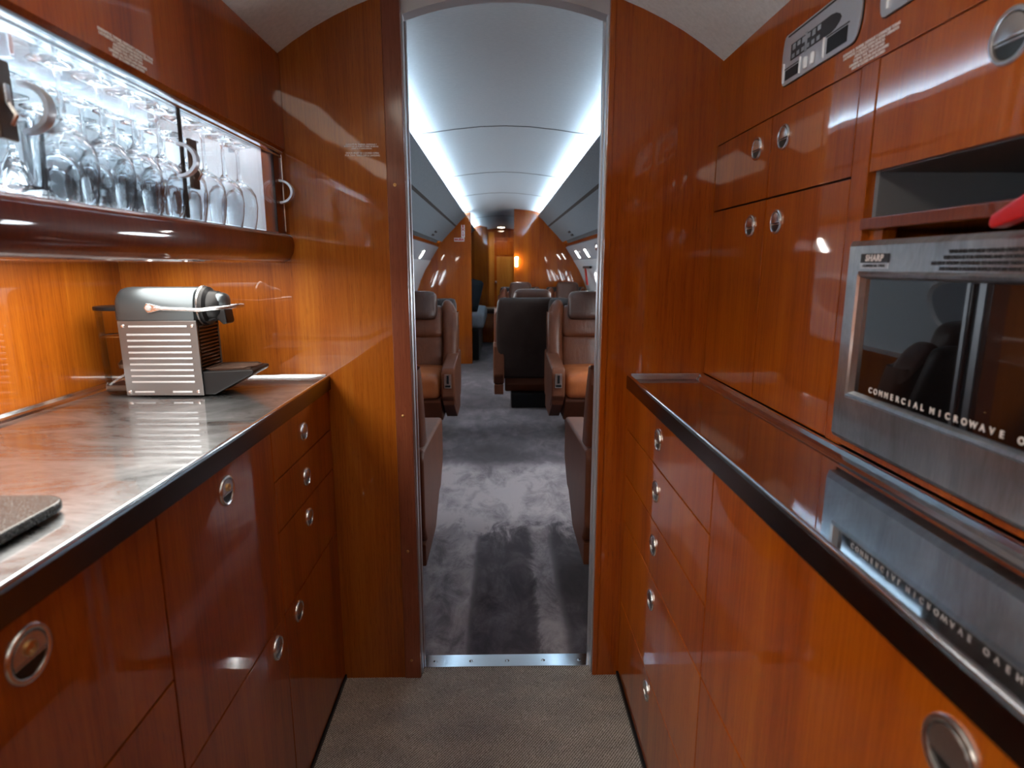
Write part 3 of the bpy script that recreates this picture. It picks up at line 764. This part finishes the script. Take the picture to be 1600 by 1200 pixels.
# doors with locks and pulls
def cab_door(y0, y1, z0=.0825, z1=.262):
    o = obj('door', MB().box(UL - .006, UL - .001, y0, y1, Z(z0), Z(z1), .0008), 'pane', gc)
    o['label'] = 'frameless glass door'
    obj('edge_strip', MB().box(UL - .0065, UL - .0005, y1 - .0025, y1 + .0005, Z(z0), Z(z1)), 'gap', o)
    return o
def pull(parent, y, z):
    mb = MB(); n = 18; wd = .0065; r0, r1 = .0235, .0285
    prof = []
    P = []
    for i in range(n + 1):
        a = -PI / 2 + PI * i / n
        P.append((math.cos(a) * 1.15, math.sin(a)))
    vs = []
    for c, s_ in P:
        for rr, yy in ((r0, -wd), (r1, -wd), (r1 + .0008, 0), (r1, wd), (r0, wd)):
            vs.append((UL + c * rr, y + yy, z + s_ * rr))
    L = 5; fs = []
    for i in range(n):
        for k_ in range(L): fs.append((i * L + k_, i * L + (k_ + 1) % L, (i + 1) * L + (k_ + 1) % L, (i + 1) * L + k_))
    fs += [tuple(range(L)), tuple(n * L + q for q in range(L))]
    mb.add(vs, fs)
    o = obj('pull', mb, 'silver', parent); o['label'] = 'half-ring metal pull'
    return o
def lockplate(parent, y, z):
    mb = MB().box(UL - .001, UL + .006, y - .013, y + .013, z - .042, z + .042, .002)
    o = obj('lock_plate', mb, 'bronze', parent); o['label'] = 'dark lock plate'
    obj('keyhole', MB().box(UL + .006, UL + .010, y - .004, y + .004, z - .004, z + .018, .001).tube([(UL + .008, y, z - .006), (UL + .014, y, z - .018), (UL + .010, y, z - .026)], .0025, 8), 'chrome', o) if False else \
        tag(bpy.data.objects[obj('thumb_lever', MB().box(UL + .005, UL + .010, y - .004, y + .004, z - .004, z + .016, .001).tube([(UL + .008, y, z - .004), (UL + .015, y, z - .016), (UL + .009, y, z - .026)], .0028, 8), 'chrome', gc).name])
d3 = cab_door(-.85, .245); d0 = cab_door(.25, .700); d1 = cab_door(.705, 1.120); d2 = cab_door(1.125, 1.555)
lockplate(d1, .722, Z(.178)); pull(d1, .755, Z(.177)); lockplate(d2, 1.143, Z(.176)); pull(d1, 1.098, Z(.176)); pull(gc, 1.585, Z(.180))
# under-cabinet light
ul = thing('under_cabinet_light', 'slim warm light bar under the glass cabinet, lighting the splash wall', 'light', (-.75, .5, Z(.0)))
obj('housing', MB().box(-.865, -.595, -.3, 1.50, Z(.016), Z(.025), .002), 'silver', ul)
obj('diffuser', MB().box(-.86, -.600, -.28, 1.48, Z(.013), Z(.0165)), 'led_warm', ul)

# glassware
def glass_thing(name, prof, label, cat, group, ridges=False):
    mb = MB().lathe(prof, 28)
    if ridges:
        nv = []
        for x, y, z in mb.v:
            r = math.hypot(x, y); a = math.atan2(y, x)
            if r > .031: k_ = 1 + .035 * math.cos(a * 14); x *= k_; y *= k_
            nv.append((x, y, z))
        mb.v = nv
    o = obj(name, mb, 'glassware', at=(0, 0, 0), local=True, smooth=60); return tag(o, label, cat, group)
tumb = [(0, 0), (.028, 0), (.032, .003), (.036, .10), (.0362, .102), (.0345, .102), (.0325, .04), (.029, .016), (0, .012)]
# inverted stem glass, rim on the shelf floor
wine = [(.028, 0), (.0285, .0005), (.034, .03), (.0365, .055), (.034, .080), (.024, .098), (.010, .108), (.0045, .116), (.0036, .135), (.0036, .170), (.006, .181), (.033, .1885), (.034, .190), (.0335, .191), (0, .1915)]
wine_in = [(0, .103), (.010, .1015), (.022, .092), (.0325, .076), (.0350, .055), (.0325, .03), (.0272, .0003), (.028, 0)]
wine_prof = wine_in + wine
ords = ['first', 'second', 'third', 'fourth', 'fifth', 'sixth', 'seventh', 'eighth', 'ninth', 'tenth', 'eleventh']
rows = [('front', -.600), ('middle', -.700), ('back', -.800)]
wg0 = tg0 = None
cnt = 0
for r_i, (rn, x) in enumerate(rows):
    for k_ in range(8):
        y = .905 + k_ * .083 + (.035 if r_i == 1 else 0)
        if y > 1.52: continue
        lab = 'upturned stemmed glass, %s row of the lit cabinet, %s from the camera end' % (rn, ords[k_])
        if wg0 is None: o = wg0 = glass_thing('wine_glass', wine_prof, lab, 'glass', 'upturned stemmed glasses in the lit cabinet')
        else: o = wg0.copy(); COL.objects.link(o); o['label'] = lab
        o.location = (x + random.uniform(-.004, .004), y, Z(.0805)); o.rotation_euler = (0, 0, random.random() * 6)
    for k_ in range(5):
        y = .47 + k_ * .082 + (.03 if r_i == 1 else 0)
        if y > .85: continue
        lab = 'ribbed glass tumbler, %s row on the cabinet floor, %s from the camera end' % (rn, ords[k_])
        if tg0 is None: o = tg0 = glass_thing('tumbler', tumb, lab, 'glass', 'ribbed tumblers on the cabinet floor', True)
        else: o = tg0.copy(); COL.objects.link(o); o['label'] = lab
        o.location = (x, y, Z(.0805)); o.rotation_euler = (0, 0, random.random() * 6)
for k_ in range(7):
    o = tg0.copy(); COL.objects.link(o); o['group'] = 'tumblers on the upper glass shelf'
    o['label'] = 'glass tumbler on the upper glass shelf, %s from the camera end' % ords[k_]
    o.location = (-.66 - (.07 if k_ % 2 else 0), .52 + k_ * .12, Z(.2985))

# ================================================================= RIGHT UPPER UNITS
ty0, ty1 = .985, YB - .001
tu = thing('tall_cabinet', 'right wall cabinet with four lacquered doors beside the bulkhead', 'cabinet', (.75, 1.3, WT))
obj('carcass', MB().box(UR + .020, .925, ty0 + .002, ty1 - .001, WT + .006, Z(.294)), 'gap', tu)
ym = 1.292
for (y0, y1, z0, z1, hy, hz_) in ((ym, ty1, Z(.135), Z(.295), 1.358, .2445), (ty0, ym, Z(.135), Z(.295), 1.233, .2440), (ym, ty1, WT + .012, Z(.135), 1.364, .0852), (ty0, ym, WT + .012, Z(.135), 1.237, .0855)):
    dd = front(tu, 'door', UR, -1, y0, y1, z0, z1); latch(dd, UR, hy, Z(hz_), -1, .93)
# band above, with controls
ub = thing('upper_panel', 'long curved wood panel under the galley ceiling on the right', 'panel', (.75, .5, Z(.295)))
obj('panel', MB().box(UR, UR + .02, -.9, ty1, Z(.2955), Z(.492), .001), 'wood', ub)
# microwave bay
mbay = thing('microwave_bay', 'open wood housing around the microwave with a shelf slot above it', 'cabinet', (.75, .5, WT))
obj('post', MB().box(UR - .001, UR + .35, .940, ty0 - .0015, WT + .012, Z(.2945), .0015), 'wood', mbay)
obj('slot_liner', MB().box(.90, .91, -.3, .940, Z(.0685), Z(.140)).box(UR + .012, .90, -.3, .940, Z(.1355), Z(.140)).box(UR + .012, .90, .930, .9395, Z(.0705), Z(.1355)), 'grey_in', mbay)
obj('shelf', MB().box(UR - .006, .90, -.3, .939, Z(.052), Z(.0700), .003), 'wood_dark', mbay)
obj('flap_door', MB().box(UR, UR + .018, .42, .938, Z(.136), Z(.2935), .0012), 'wood', mbay)
latch(bpy.data.objects['flap_door'], UR, .700, Z(.242), -1, 1.15)
obj('flap_door', MB().box(UR, UR + .018, -.3, .417, Z(.136), Z(.2935), .0012), 'wood', mbay)
obj('back_panel', MB().box(.91, .92, -.3, .940, WT + .02, Z(.13)), 'gap', mbay)
obj('lower_shelf', MB().box(UR - .002, .90, -.3, .939, WT + .016, WT + .024, .001), 'wood', mbay)
obj('spacer', MB().box(UR + .01, UR + .03, .905, .939, Z(.030), Z(.0515)), 'wood', mbay)
# microwave
mw = thing('microwave', 'stainless steel microwave oven with a dark glass door, right side', 'microwave', (.72, .68, WT + .024))
X0 = .530; mz0, mz1 = EYE - .268, EYE + .036; my0, my1 = .42, .940
obj('body', MB().box(X0 + .035, .895, my0, my1 - .008, mz0 + .006, mz1 - .006, .004), 'steel_micro', mw)
for y in (.47, .89):
    obj('foot', MB().box(.60, .63, y - .012, y + .012, WT + .024, mz0 + .007), 'black', mw)
# door frame: four sloping steel borders around a recessed window
def qframe(x_out, x_in, oy0, oy1, oz0, oz1, iy0, iy1, iz0, iz1):
    mb = MB()
    o_ = [(x_out, oy0, oz0), (x_out, oy1, oz0), (x_out, oy1, oz1), (x_out, oy0, oz1)]
    i_ = [(x_out, iy0, iz0), (x_out, iy1, iz0), (x_out, iy1, iz1), (x_out, iy0, iz1)]
    mb.add(o_ + i_, [(k_, (k_ + 1) % 4, 4 + (k_ + 1) % 4, 4 + k_) for k_ in range(4)])
    return mb
b = bmesh.new()
iy0, iy1, iz0, iz1 = .30, .895, mz0 + .078, mz1 - .052
OUT = [(my0, mz0), (my1, mz0), (my1, mz1), (my0, mz1)]; INN = [(my0 + .004, iz0), (iy1, iz0), (iy1, iz1), (my0 + .004, iz1)]
iy0 = my0 + .004
def ring(pts, x): return [b.verts.new((x, p[0], p[1])) for p in pts]
def inset(pts, d): 
    return [(pts[0][0] + d, pts[0][1] + d), (pts[1][0] - d, pts[1][1] + d), (pts[2][0] - d, pts[2][1] - d), (pts[3][0] + d, pts[3][1] - d)]
rs = [ring(OUT, X0 + .034), ring(OUT, X0 + .008), ring(inset(OUT, .008), X0), ring(inset(INN, -.008), X0), ring(inset(INN, -.004), X0 - .004), ring(inset(INN, 0.0), X0 - .002), ring(inset(INN, .004), X0 + .008)]
for q in range(len(rs) - 1):
    for k_ in range(4): b.faces.new((rs[q][k_], rs[q][(k_ + 1) % 4], rs[q + 1][(k_ + 1) % 4], rs[q + 1][k_]))
md = obj('door', MB().bm(b), 'steel_micro', mw, smooth=20)
obj('window', MB().box(X0 + .006, X0 + .012, iy0 + .002, iy1 - .002, iz0 + .002, iz1 - .002), 'micro_glass', md)['label'] = 'dark reflective oven window'
bd = obj('badge', MB().box(X0 - .0015, X0, .834, .899, mz1 - .032, mz1 - .0195, .0004).box(X0 - .0015, X0, .834, .899, mz1 - .0405, mz1 - .0325, .0004, 1), ['dark_print', 'silver'], md)
text('SHARP', .0125, face_mx((X0 - .002, .866, mz1 - .0258), -1), 'lettering', 'white_print', mw, shear=.1, spacing=1.15, bold=.0005)
text('COMMERCIAL OVEN', .0055, face_mx((X0 - .0018, .866, mz1 - .0365), -1), 'lettering', 'dark_print', mw)
for wd, ys, ye in (('COMMERCIAL', .852, .742), ('MICROWAVE', .724, .617), ('OVEN', .592, .548)):
    for i, ch in enumerate(wd):
        text(ch, .0112, face_mx((X0 + .0055, ys + (ye - ys) * i / (len(wd) - 1), iz0 + .0125), -1), 'letter', 'white_print', md, bold=.0003)
text('WARNING: DO NOT OPERATE OVEN WHEN EMPTY\nTHIS OVEN IS FOR HEATING AND COOKING FOOD ONLY\nDO NOT ALLOW ANYTHING TO INTERFERE WITH CLOSING THE DOOR\nDISCONNECT POWER SUPPLY BEFORE SERVICING THIS OVEN', .0058, face_mx((X0 - .0006, .655, mz1 - .030), -1), 'warning_text', 'dark_print', mw, linesp=1.15, bold=.0003)
# red tool hanging over the shelf edge
rt = thing('tool', 'red plastic handled tool resting on the slot shelf above the microwave', 'tool', (.545, .585, Z(.06)))
obj('handle', MB().prism([(.50, .098), (.50, .070), (.560, .050), (.6135, .038), (.6195, .041), (.618, .052), (.58, .070)], 'x', UR - .034, UR - .016, .004), 'red', rt)
bpy.data.objects['handle'].location += Vector((0, .036, EYE))
obj('cap', MB().lathe([(0, -.004), (.008, -.003), (.010, 0), (.010, .004), (0, .004)], 18, 'x', mx=Matrix.Translation((UR - .035, .592, Z(.070)))), 'white', rt)
# ---- control plates
def plate(y0, y1, z0, z1, label, full=True):
    t = thing('control_panel', label, 'control panel', (UR, (y0 + y1) / 2, Z(z0)), 'silver galley control panels')
    pts = []; n = 10; h = z1 - z0
    for i in range(n + 1):
        a = -PI / 2 + PI * i / n; pts.append((y1 - .012 + .014 * math.cos(a) ** .7 if math.cos(a) > 1e-6 else y1 - .012, Z((z0 + z1) / 2 + h / 2 * math.sin(a))))
    for i in range(n + 1):
        a = PI / 2 + PI * i / n; c_ = abs(math.cos(a)); pts.append((y0 + .012 - .024 * (c_ ** .8 if c_ > 1e-6 else 0), Z((z0 + z1) / 2 + h / 2 * math.sin(a))))
    obj('back_plate', MB().prism([(p[0] + (.0012 if p[0] > (y0 + y1) / 2 else -.0012), p[1] + (.0012 if p[1] > Z((z0 + z1) / 2) else -.0012)) for p in pts], 'x', UR - .0012, UR - .0002), 'gap', t)
    obj('face_plate', MB().prism(pts, 'x', UR - .004, UR - .0012, .0008), 'silver', t)
    F = UR - .004
    if full:
        # aircraft plan with black cabin blocks
        ya_, yb_ = y1 - .035, y0 + .075
        hull = [(ya_, Z(z0 + .038)), (ya_, Z(z0 + .066)), (yb_, Z(z0 + .066)), (yb_ - .015, Z(z0 + .0635)), (yb_ - .026, Z(z0 + .058)), (yb_ - .031, Z(z0 + .052)), (yb_ - .026, Z(z0 + .046)), (yb_ - .015, Z(z0 + .0405)), (yb_, Z(z0 + .038))]
        obj('aircraft_diagram', MB().prism(hull, 'x', F - .0008, F), 'dark_print', t)
        mb = MB()
        random.seed(3)
        for q in range(6):
            yy = ya_ - .012 - q * .018
            mb.box(F - .0012, F - .0007, yy - .006, yy + .005, Z(z0 + (.056 if q % 2 else .054)), Z(z0 + .0635))
            mb.box(F - .0012, F - .0007, yy - .004, yy + .006, Z(z0 + .0405), Z(z0 + .0475))
            if q == 2: mb.box(F - .0012, F - .0007, yy - .014, yy - .006, Z(z0 + .036), Z(z0 + .068))
        obj('diagram_keys', mb, 'psu', t)
        obj('display', MB().box(F - .001, F, y1 - .068, y1 - .018, Z(z0 + .008), Z(z0 + .025)), 'black', t)
        obj('display', MB().box(F - .001, F, y0 + .022, y0 + .082, Z(z0 + .008), Z(z0 + .032)), 'black', t)
        for yy, hh in ((y1 - .011, .035), (y1 - .076, .028), (y0 + .092, .032)):
            obj('rib', MB().box(F - .003, F, yy - .0015, yy + .0015, Z(z0 + .005), Z(z0 + .005 + hh), .0006), 'white', t)
        obj('bar', MB().box(F - .001, F, y0 + .02, y1 - .02, Z(z1 - .006), Z(z1 - .0035)).box(F - .001, F, y1 - .072, y1 - .014, Z(z0 + .0275), Z(z0 + .029)).box(F - .001, F, y0 + .018, y0 + .086, Z(z0 + .0345), Z(z0 + .036)), 'dark_print', t)
        for yy in (y1 - .100, y1 - .125):
            obj('rocker_switch', MB().soft((F - .003, yy, Z(z0 + .016)), (.006, .010, .020), .004, 4), 'white', t)
    else:
        for q in range(3):
            yy = y1 - .05 - q * .03
            obj('rocker_switch', MB().soft((F - .003, yy, Z(z0 + .022)), (.006, .011, .026), .004, 4), 'white', t)
        obj('rib', MB().box(F - .003, F, y1 - .022, y1 - .019, Z(z0 + .008), Z(z1 - .01), .0006), 'white', t)
plate(1.008, 1.258, .338, .427, 'silver plate with a black aircraft diagram and two displays, under the ceiling')
plate(.70, .948, .346, .435, 'silver switch plate cut off by the top of the frame', False)

# ---- placards
def placard(label, body, size, p, nx, ls=1.0):
    o = text(body, size, face_mx(p, nx), 'placard', 'white_print', linesp=ls, bold=size * .025)
    return tag(o, label, 'placard', 'white safety lettering')
placard('white lettering on the bulkhead left of the doorway, door must be locked open', 'DURANTE EL TAXEAJE, DESPEGUE Y\nATERRIZAJE LA PUERTA DEBE DE ESTAR\nABIERTA Y ASEGURADA', .0048, (-.345, YB - .0004, Z(.292)), 0, 1.0)
placard('larger white lettering just below it, for taxi, take-off and landing', 'DOOR MUST BE LOCKED OPEN\nFOR TAXI, TAKE-OFF & LANDING', .0058, (-.343, YB - .0004, Z(.2735)), 0, 1.0)
msg = 'DURANTE EL TAXEAJE, DESPEGUE Y ATERRIZAJE TODAS\nLAS PUERTAS Y CAJONES DEBEN DE ESTAR CERRADOS\n ASEGURADOS Y SIN SERVICIO\nDURING TAXI, TAKE-OFF AND\nLANDING ALL DOORS AND DRAWERS\nMUST BE CLOSED AND SECURED'
placard('white six-line lettering on the wood above the glass doors', msg, .0052, (UL + .0104, .962, Z(.299)), 1, .95)
placard('white six-line lettering on the right panel beside the aircraft diagram', msg, .0056, (UR - .0004, .972, Z(.314)), -1, .95)

# ================================================================= COFFEE MACHINE
bx, by, bz = -.773, 1.442, WT
cm = thing('coffee_machine', 'silver capsule coffee machine with ribbed side panels and a clear water tank', 'coffee machine', (bx, by, bz))
T = Matrix.Translation((bx, by, bz))
obj('body', MB().box(-.083, .083, -.050, .050, .006, .178, .004, mx=T), 'black', cm)
# ribbed side panels
for s in (-1, 1):
    y0_, y1_ = sorted((s * .050, s * .056))
    sp_ = MB().prism([(-.086, .004), (.090, .004), (.087, .176), (-.089, .176)], 'y', y0_, y1_, .0015, mx=T)
    po = obj('side_panel', sp_, 'panel_metal', cm)
    rb = MB()
    for i in range(11):
        z = .022 + i * .0136
        segs = ((-.070, .072),) if i not in (0,) else ((-.066, -.022), (.020, .064))
        if i == 10: segs = ((-.064, .066),)
        if i == 0: z = .0125; 
        if i == 10: z = .163
        for (xa, xb) in segs:
            rb.tube([(xa, s * .0555, z), (xb, s * .0555, z)], .0026, 8, mx=T)
    obj('rib', rb, 'highlit_metal', po)
    for xx in (-.077, .078):
        for zz in (.013, .164):
            obj('screw', MB().lathe([(0, -.0035 * 1), (.003, -.003), (.0045, 0)], 12, 'y', mx=T @ Matrix.Translation((xx, -.0555 if s < 0 else .0555, zz)) @ (Matrix.Identity(4) if s < 0 else Matrix.Rotation(PI, 4, 'Z'))), 'chrome', po)
# top shell: rounded hood
def hood(p, h): return (p.x + (.004 if p.x > 0 and p.z > 0 else 0), p.y, p.z)
sh = MB()
sec = []
for i in range(17):
    a = PI * i / 16; sec.append((-.056 * math.copysign(abs(math.cos(a)) ** .6, math.cos(a)), .188 + .062 * abs(math.sin(a)) ** .62))
sec = [(-.056, .177)] + sec + [(.056, .177)]
stations = [(-.094, .86, .70), (-.0915, .95, .88), (-.086, .99, .97), (-.078, 1, 1), (.080, 1, 1), (.083, .98, .985)]
vs = []; n = len(sec)
for (x, ky, kz) in stations:
    for (yy, zz) in sec: vs.append((x, yy * ky, .177 + (zz - .177) * kz))
fs = [(q * n + i, q * n + (i + 1) % n, (q + 1) * n + (i + 1) % n, (q + 1) * n + i) for q in range(len(stations) - 1) for i in range(n)]
fs += [tuple(range(n)), tuple((len(stations) - 1) * n + i for i in range(n))]
sh.add(vs, fs, 0, T)
obj('hood', sh, 'hood', cm, smooth=50)
# brew head
hdm = MB().lathe([(0, .082), (.044, .082), (.046, .086), (.044, .096), (.036, .102), (.034, .118), (.026, .128), (0, .130)], 28, 'x', mx=T @ Matrix.Translation((0, 0, .206)))
obj('brew_head', hdm, 'black', cm)
obj('trim_ring', MB().lathe([(.0455, .082), (.048, .085), (.0455, .088)], 28, 'x', mx=T @ Matrix.Translation((0, 0, .206))), 'chrome', cm)
obj('front_dome', MB().soft((.122, 0, .214), (.036, .05, .046), .02, 6, mx=T), 'hood', cm)
obj('spout', MB().prism([(.086, .200), (.138, .200), (.142, .168), (.132, .163), (.118, .178), (.086, .165)], 'y', -.022, .022, .004, mx=T), 'black', cm)
# lever loop
pts = [(.0, -.059, .205), (.02, -.061, .203), (.10, -.060, .200)]
for i in range(13):
    a = -PI / 2 + PI * i / 12; pts.append((.125 + .040 * math.cos(a), .058 * math.sin(a), .203 + .003 * math.cos(a)))
pts += [(.10, .060, .200), (.02, .061, .203), (.0, .059, .205)]
lv = MB().tube(pts, .0042, 10, mx=T)
lv.prism([(-.022, .205), (-.016, .215), (-.008, .214), (.018, .207), (.018, .201), (-.008, .195), (-.016, .195)], 'y', -.0625, -.0565, .001, mx=T)
lo = obj('lever', lv, 'chrome', cm)
obj('pivot_cap', MB().lathe([(0, -.0655), (.0055, -.065), (.0065, -.0625)], 16, 'y', mx=T @ Matrix.Translation((-.012, 0, .205))), 'highlit_metal', lo)
# front grille
gr = MB()
for i in range(13):
    z = .062 + i * .0082; gr.tube([(.086, -.045, z), (.086, .045, z)], .0026, 8, mx=T)
obj('grille', gr, 'bronze', cm)
# drip tray
dt = MB().prism([(.084, .004), (.112, .004), (.202, .052), (.206, .060), (.200, .063), (.084, .058)], 'y', -.050, .050, .004, mx=T)
do = obj('drip_tray', dt, 'black', cm)
mb = MB()
for i in range(12):
    y = -.038 + i * .0069; mb.box(.098, .192, y - .0012, y + .0012, .0595, .0650, .0004, mx=T)
mb.tube([(.094, -.042, .064), (.180, -.042, .066), (.198, -.02, .066), (.198, .02, .066), (.180, .042, .066), (.094, .042, .064)], .0018, 6, closed=True, mx=T)
obj('cup_grid', mb, 'bronze', do)
# tank
tk = MB()
sec = []
for (z, k_) in ((.004, .90), (.01, .92), (.08, .96), (.200, 1.0)):
    sec.append([(-.092 - .072 * k_ * max(0, math.cos(a)) ** .7 - (0 if math.cos(a) > 0 else 0), .048 * k_ * math.sin(a), z) for a in [(-PI / 2 + PI * i / 16) for i in range(17)]])
n = 17; vs = [p for q in sec for p in q]
fs = [(q * n + i, q * n + (i + 1) % n, (q + 1) * n + (i + 1) % n, (q + 1) * n + i) for q in range(3) for i in range(n)] + [tuple(range(n))]
tk.add(vs, fs, 0, T); to = obj('water_tank', tk, 'tank', cm); to['label'] = 'clear plastic water tank'
lid = [(x, y) for x, y, z in sec[3]]
obj('tank_lid', MB().prism([(x * 1.02, y * 1.04) for x, y in lid], 'z', .197, .206, .002, mx=T), 'black', to)
wl_ = [(-.093 + (x + .092) * .93, y * .93) for x, y in lid]
obj('water_line', MB().tube([(x, y, .138) for x, y in wl_], .0016, 6, closed=True, mx=T), 'steel_bright', to)
obj('tank_valve', MB().lathe([(0, .03), (.014, .03), (.016, .04), (.008, .05), (0, .052)], 16, 'z', mx=T @ Matrix.Translation((-.115, 0, .03))).box(-.150, -.095, -.03, .03, .008, .024, .004, mx=T), 'bronze', to)
for xx in (-.06, .07):
    for yy in (-.035, .035): obj('foot', MB().lathe([(0, 0), (.007, 0), (.007, .008), (0, .008)], 12, 'z', mx=T @ Matrix.Translation((xx, yy, 0))), 'black', cm)

# ---- speckled slab on the worktop, near left
b = bmesh.new()
def rrect(x0, x1, y0, y1, r, n=8):
    P = []
    for cx_, cy_, a0 in ((x1 - r, y1 - r, 0), (x0 + r, y1 - r, PI / 2), (x0 + r, y0 + r, PI), (x1 - r, y0 + r, 1.5 * PI)):
        for i in range(n + 1):
            a = a0 + PI / 2 * i / n; P.append((cx_ + r * math.cos(a), cy_ + r * math.sin(a)))
    return P
b.free()
bo = thing('serving_board', 'black speckled slab with rounded corners on the left worktop, cut off by the frame', 'board', (-.72, .55, WT))
obj('slab', MB().prism(rrect(-.93, -.535, .35, .735, .035), 'z', WT + .003, WT + .016, .004, seg=3), 'stone', bo)
for x in (-.88, -.59):
    for y in (.40, .69): obj('foot', MB().lathe([(0, 0), (.008, 0), (.008, .004), (0, .004)], 12, 'z', mx=Matrix.Translation((x, y, WT))), 'black', bo)

# ================================================================= ADDED FILL LAMPS
for i, (y0, y1, nm) in enumerate(((.10, .85, 'in front of'), (-1.1, -.35, 'behind'))):  # unseen lamps added to light the galley walls, floor and ceiling
    dl = thing('fill_light', 'added flat rectangular fill light %s the camera position' % nm, 'light', (-.3, (y0 + y1) / 2, Z(.58)), 'added galley fill lights')
    lx, lz = -.33, Z(-.24) + math.sqrt(.92 ** 2 - .33 ** 2) - .012
    tm = Matrix.Translation((lx, 0, lz)) @ Matrix.Rotation(-math.asin(.33 / .92), 4, 'Y')
    obj('frame', MB().box(-.10, .10, y0, y1, -.006, .008, .003, mx=tm), 'silver', dl)
    obj('diffuser', MB().box(-.085, .085, y0 + .015, y1 - .015, -.045, -.0055, .01, mx=tm), 'lamp', dl)

dl = thing('fill_light', 'added small round fill light by the door at the far end of the aisle', 'light', (CX, 10.9, Z(.6)), 'added cabin fill lights')  # added to brighten the aft ceiling and the end door
obj('bezel', MB().lathe([(.05, .02), (.085, .015), (.085, 0), (.07, -.006), (.065, .0)], 24, 'z', mx=Matrix.Translation((CX, 10.9, Z(.655)))), 'chrome', dl)
obj('lens', MB().lathe([(0, -.012), (.05, -.008), (.067, 0)], 24, 'z', mx=Matrix.Translation((CX, 10.9, Z(.655)))), 'fill_aft', dl)
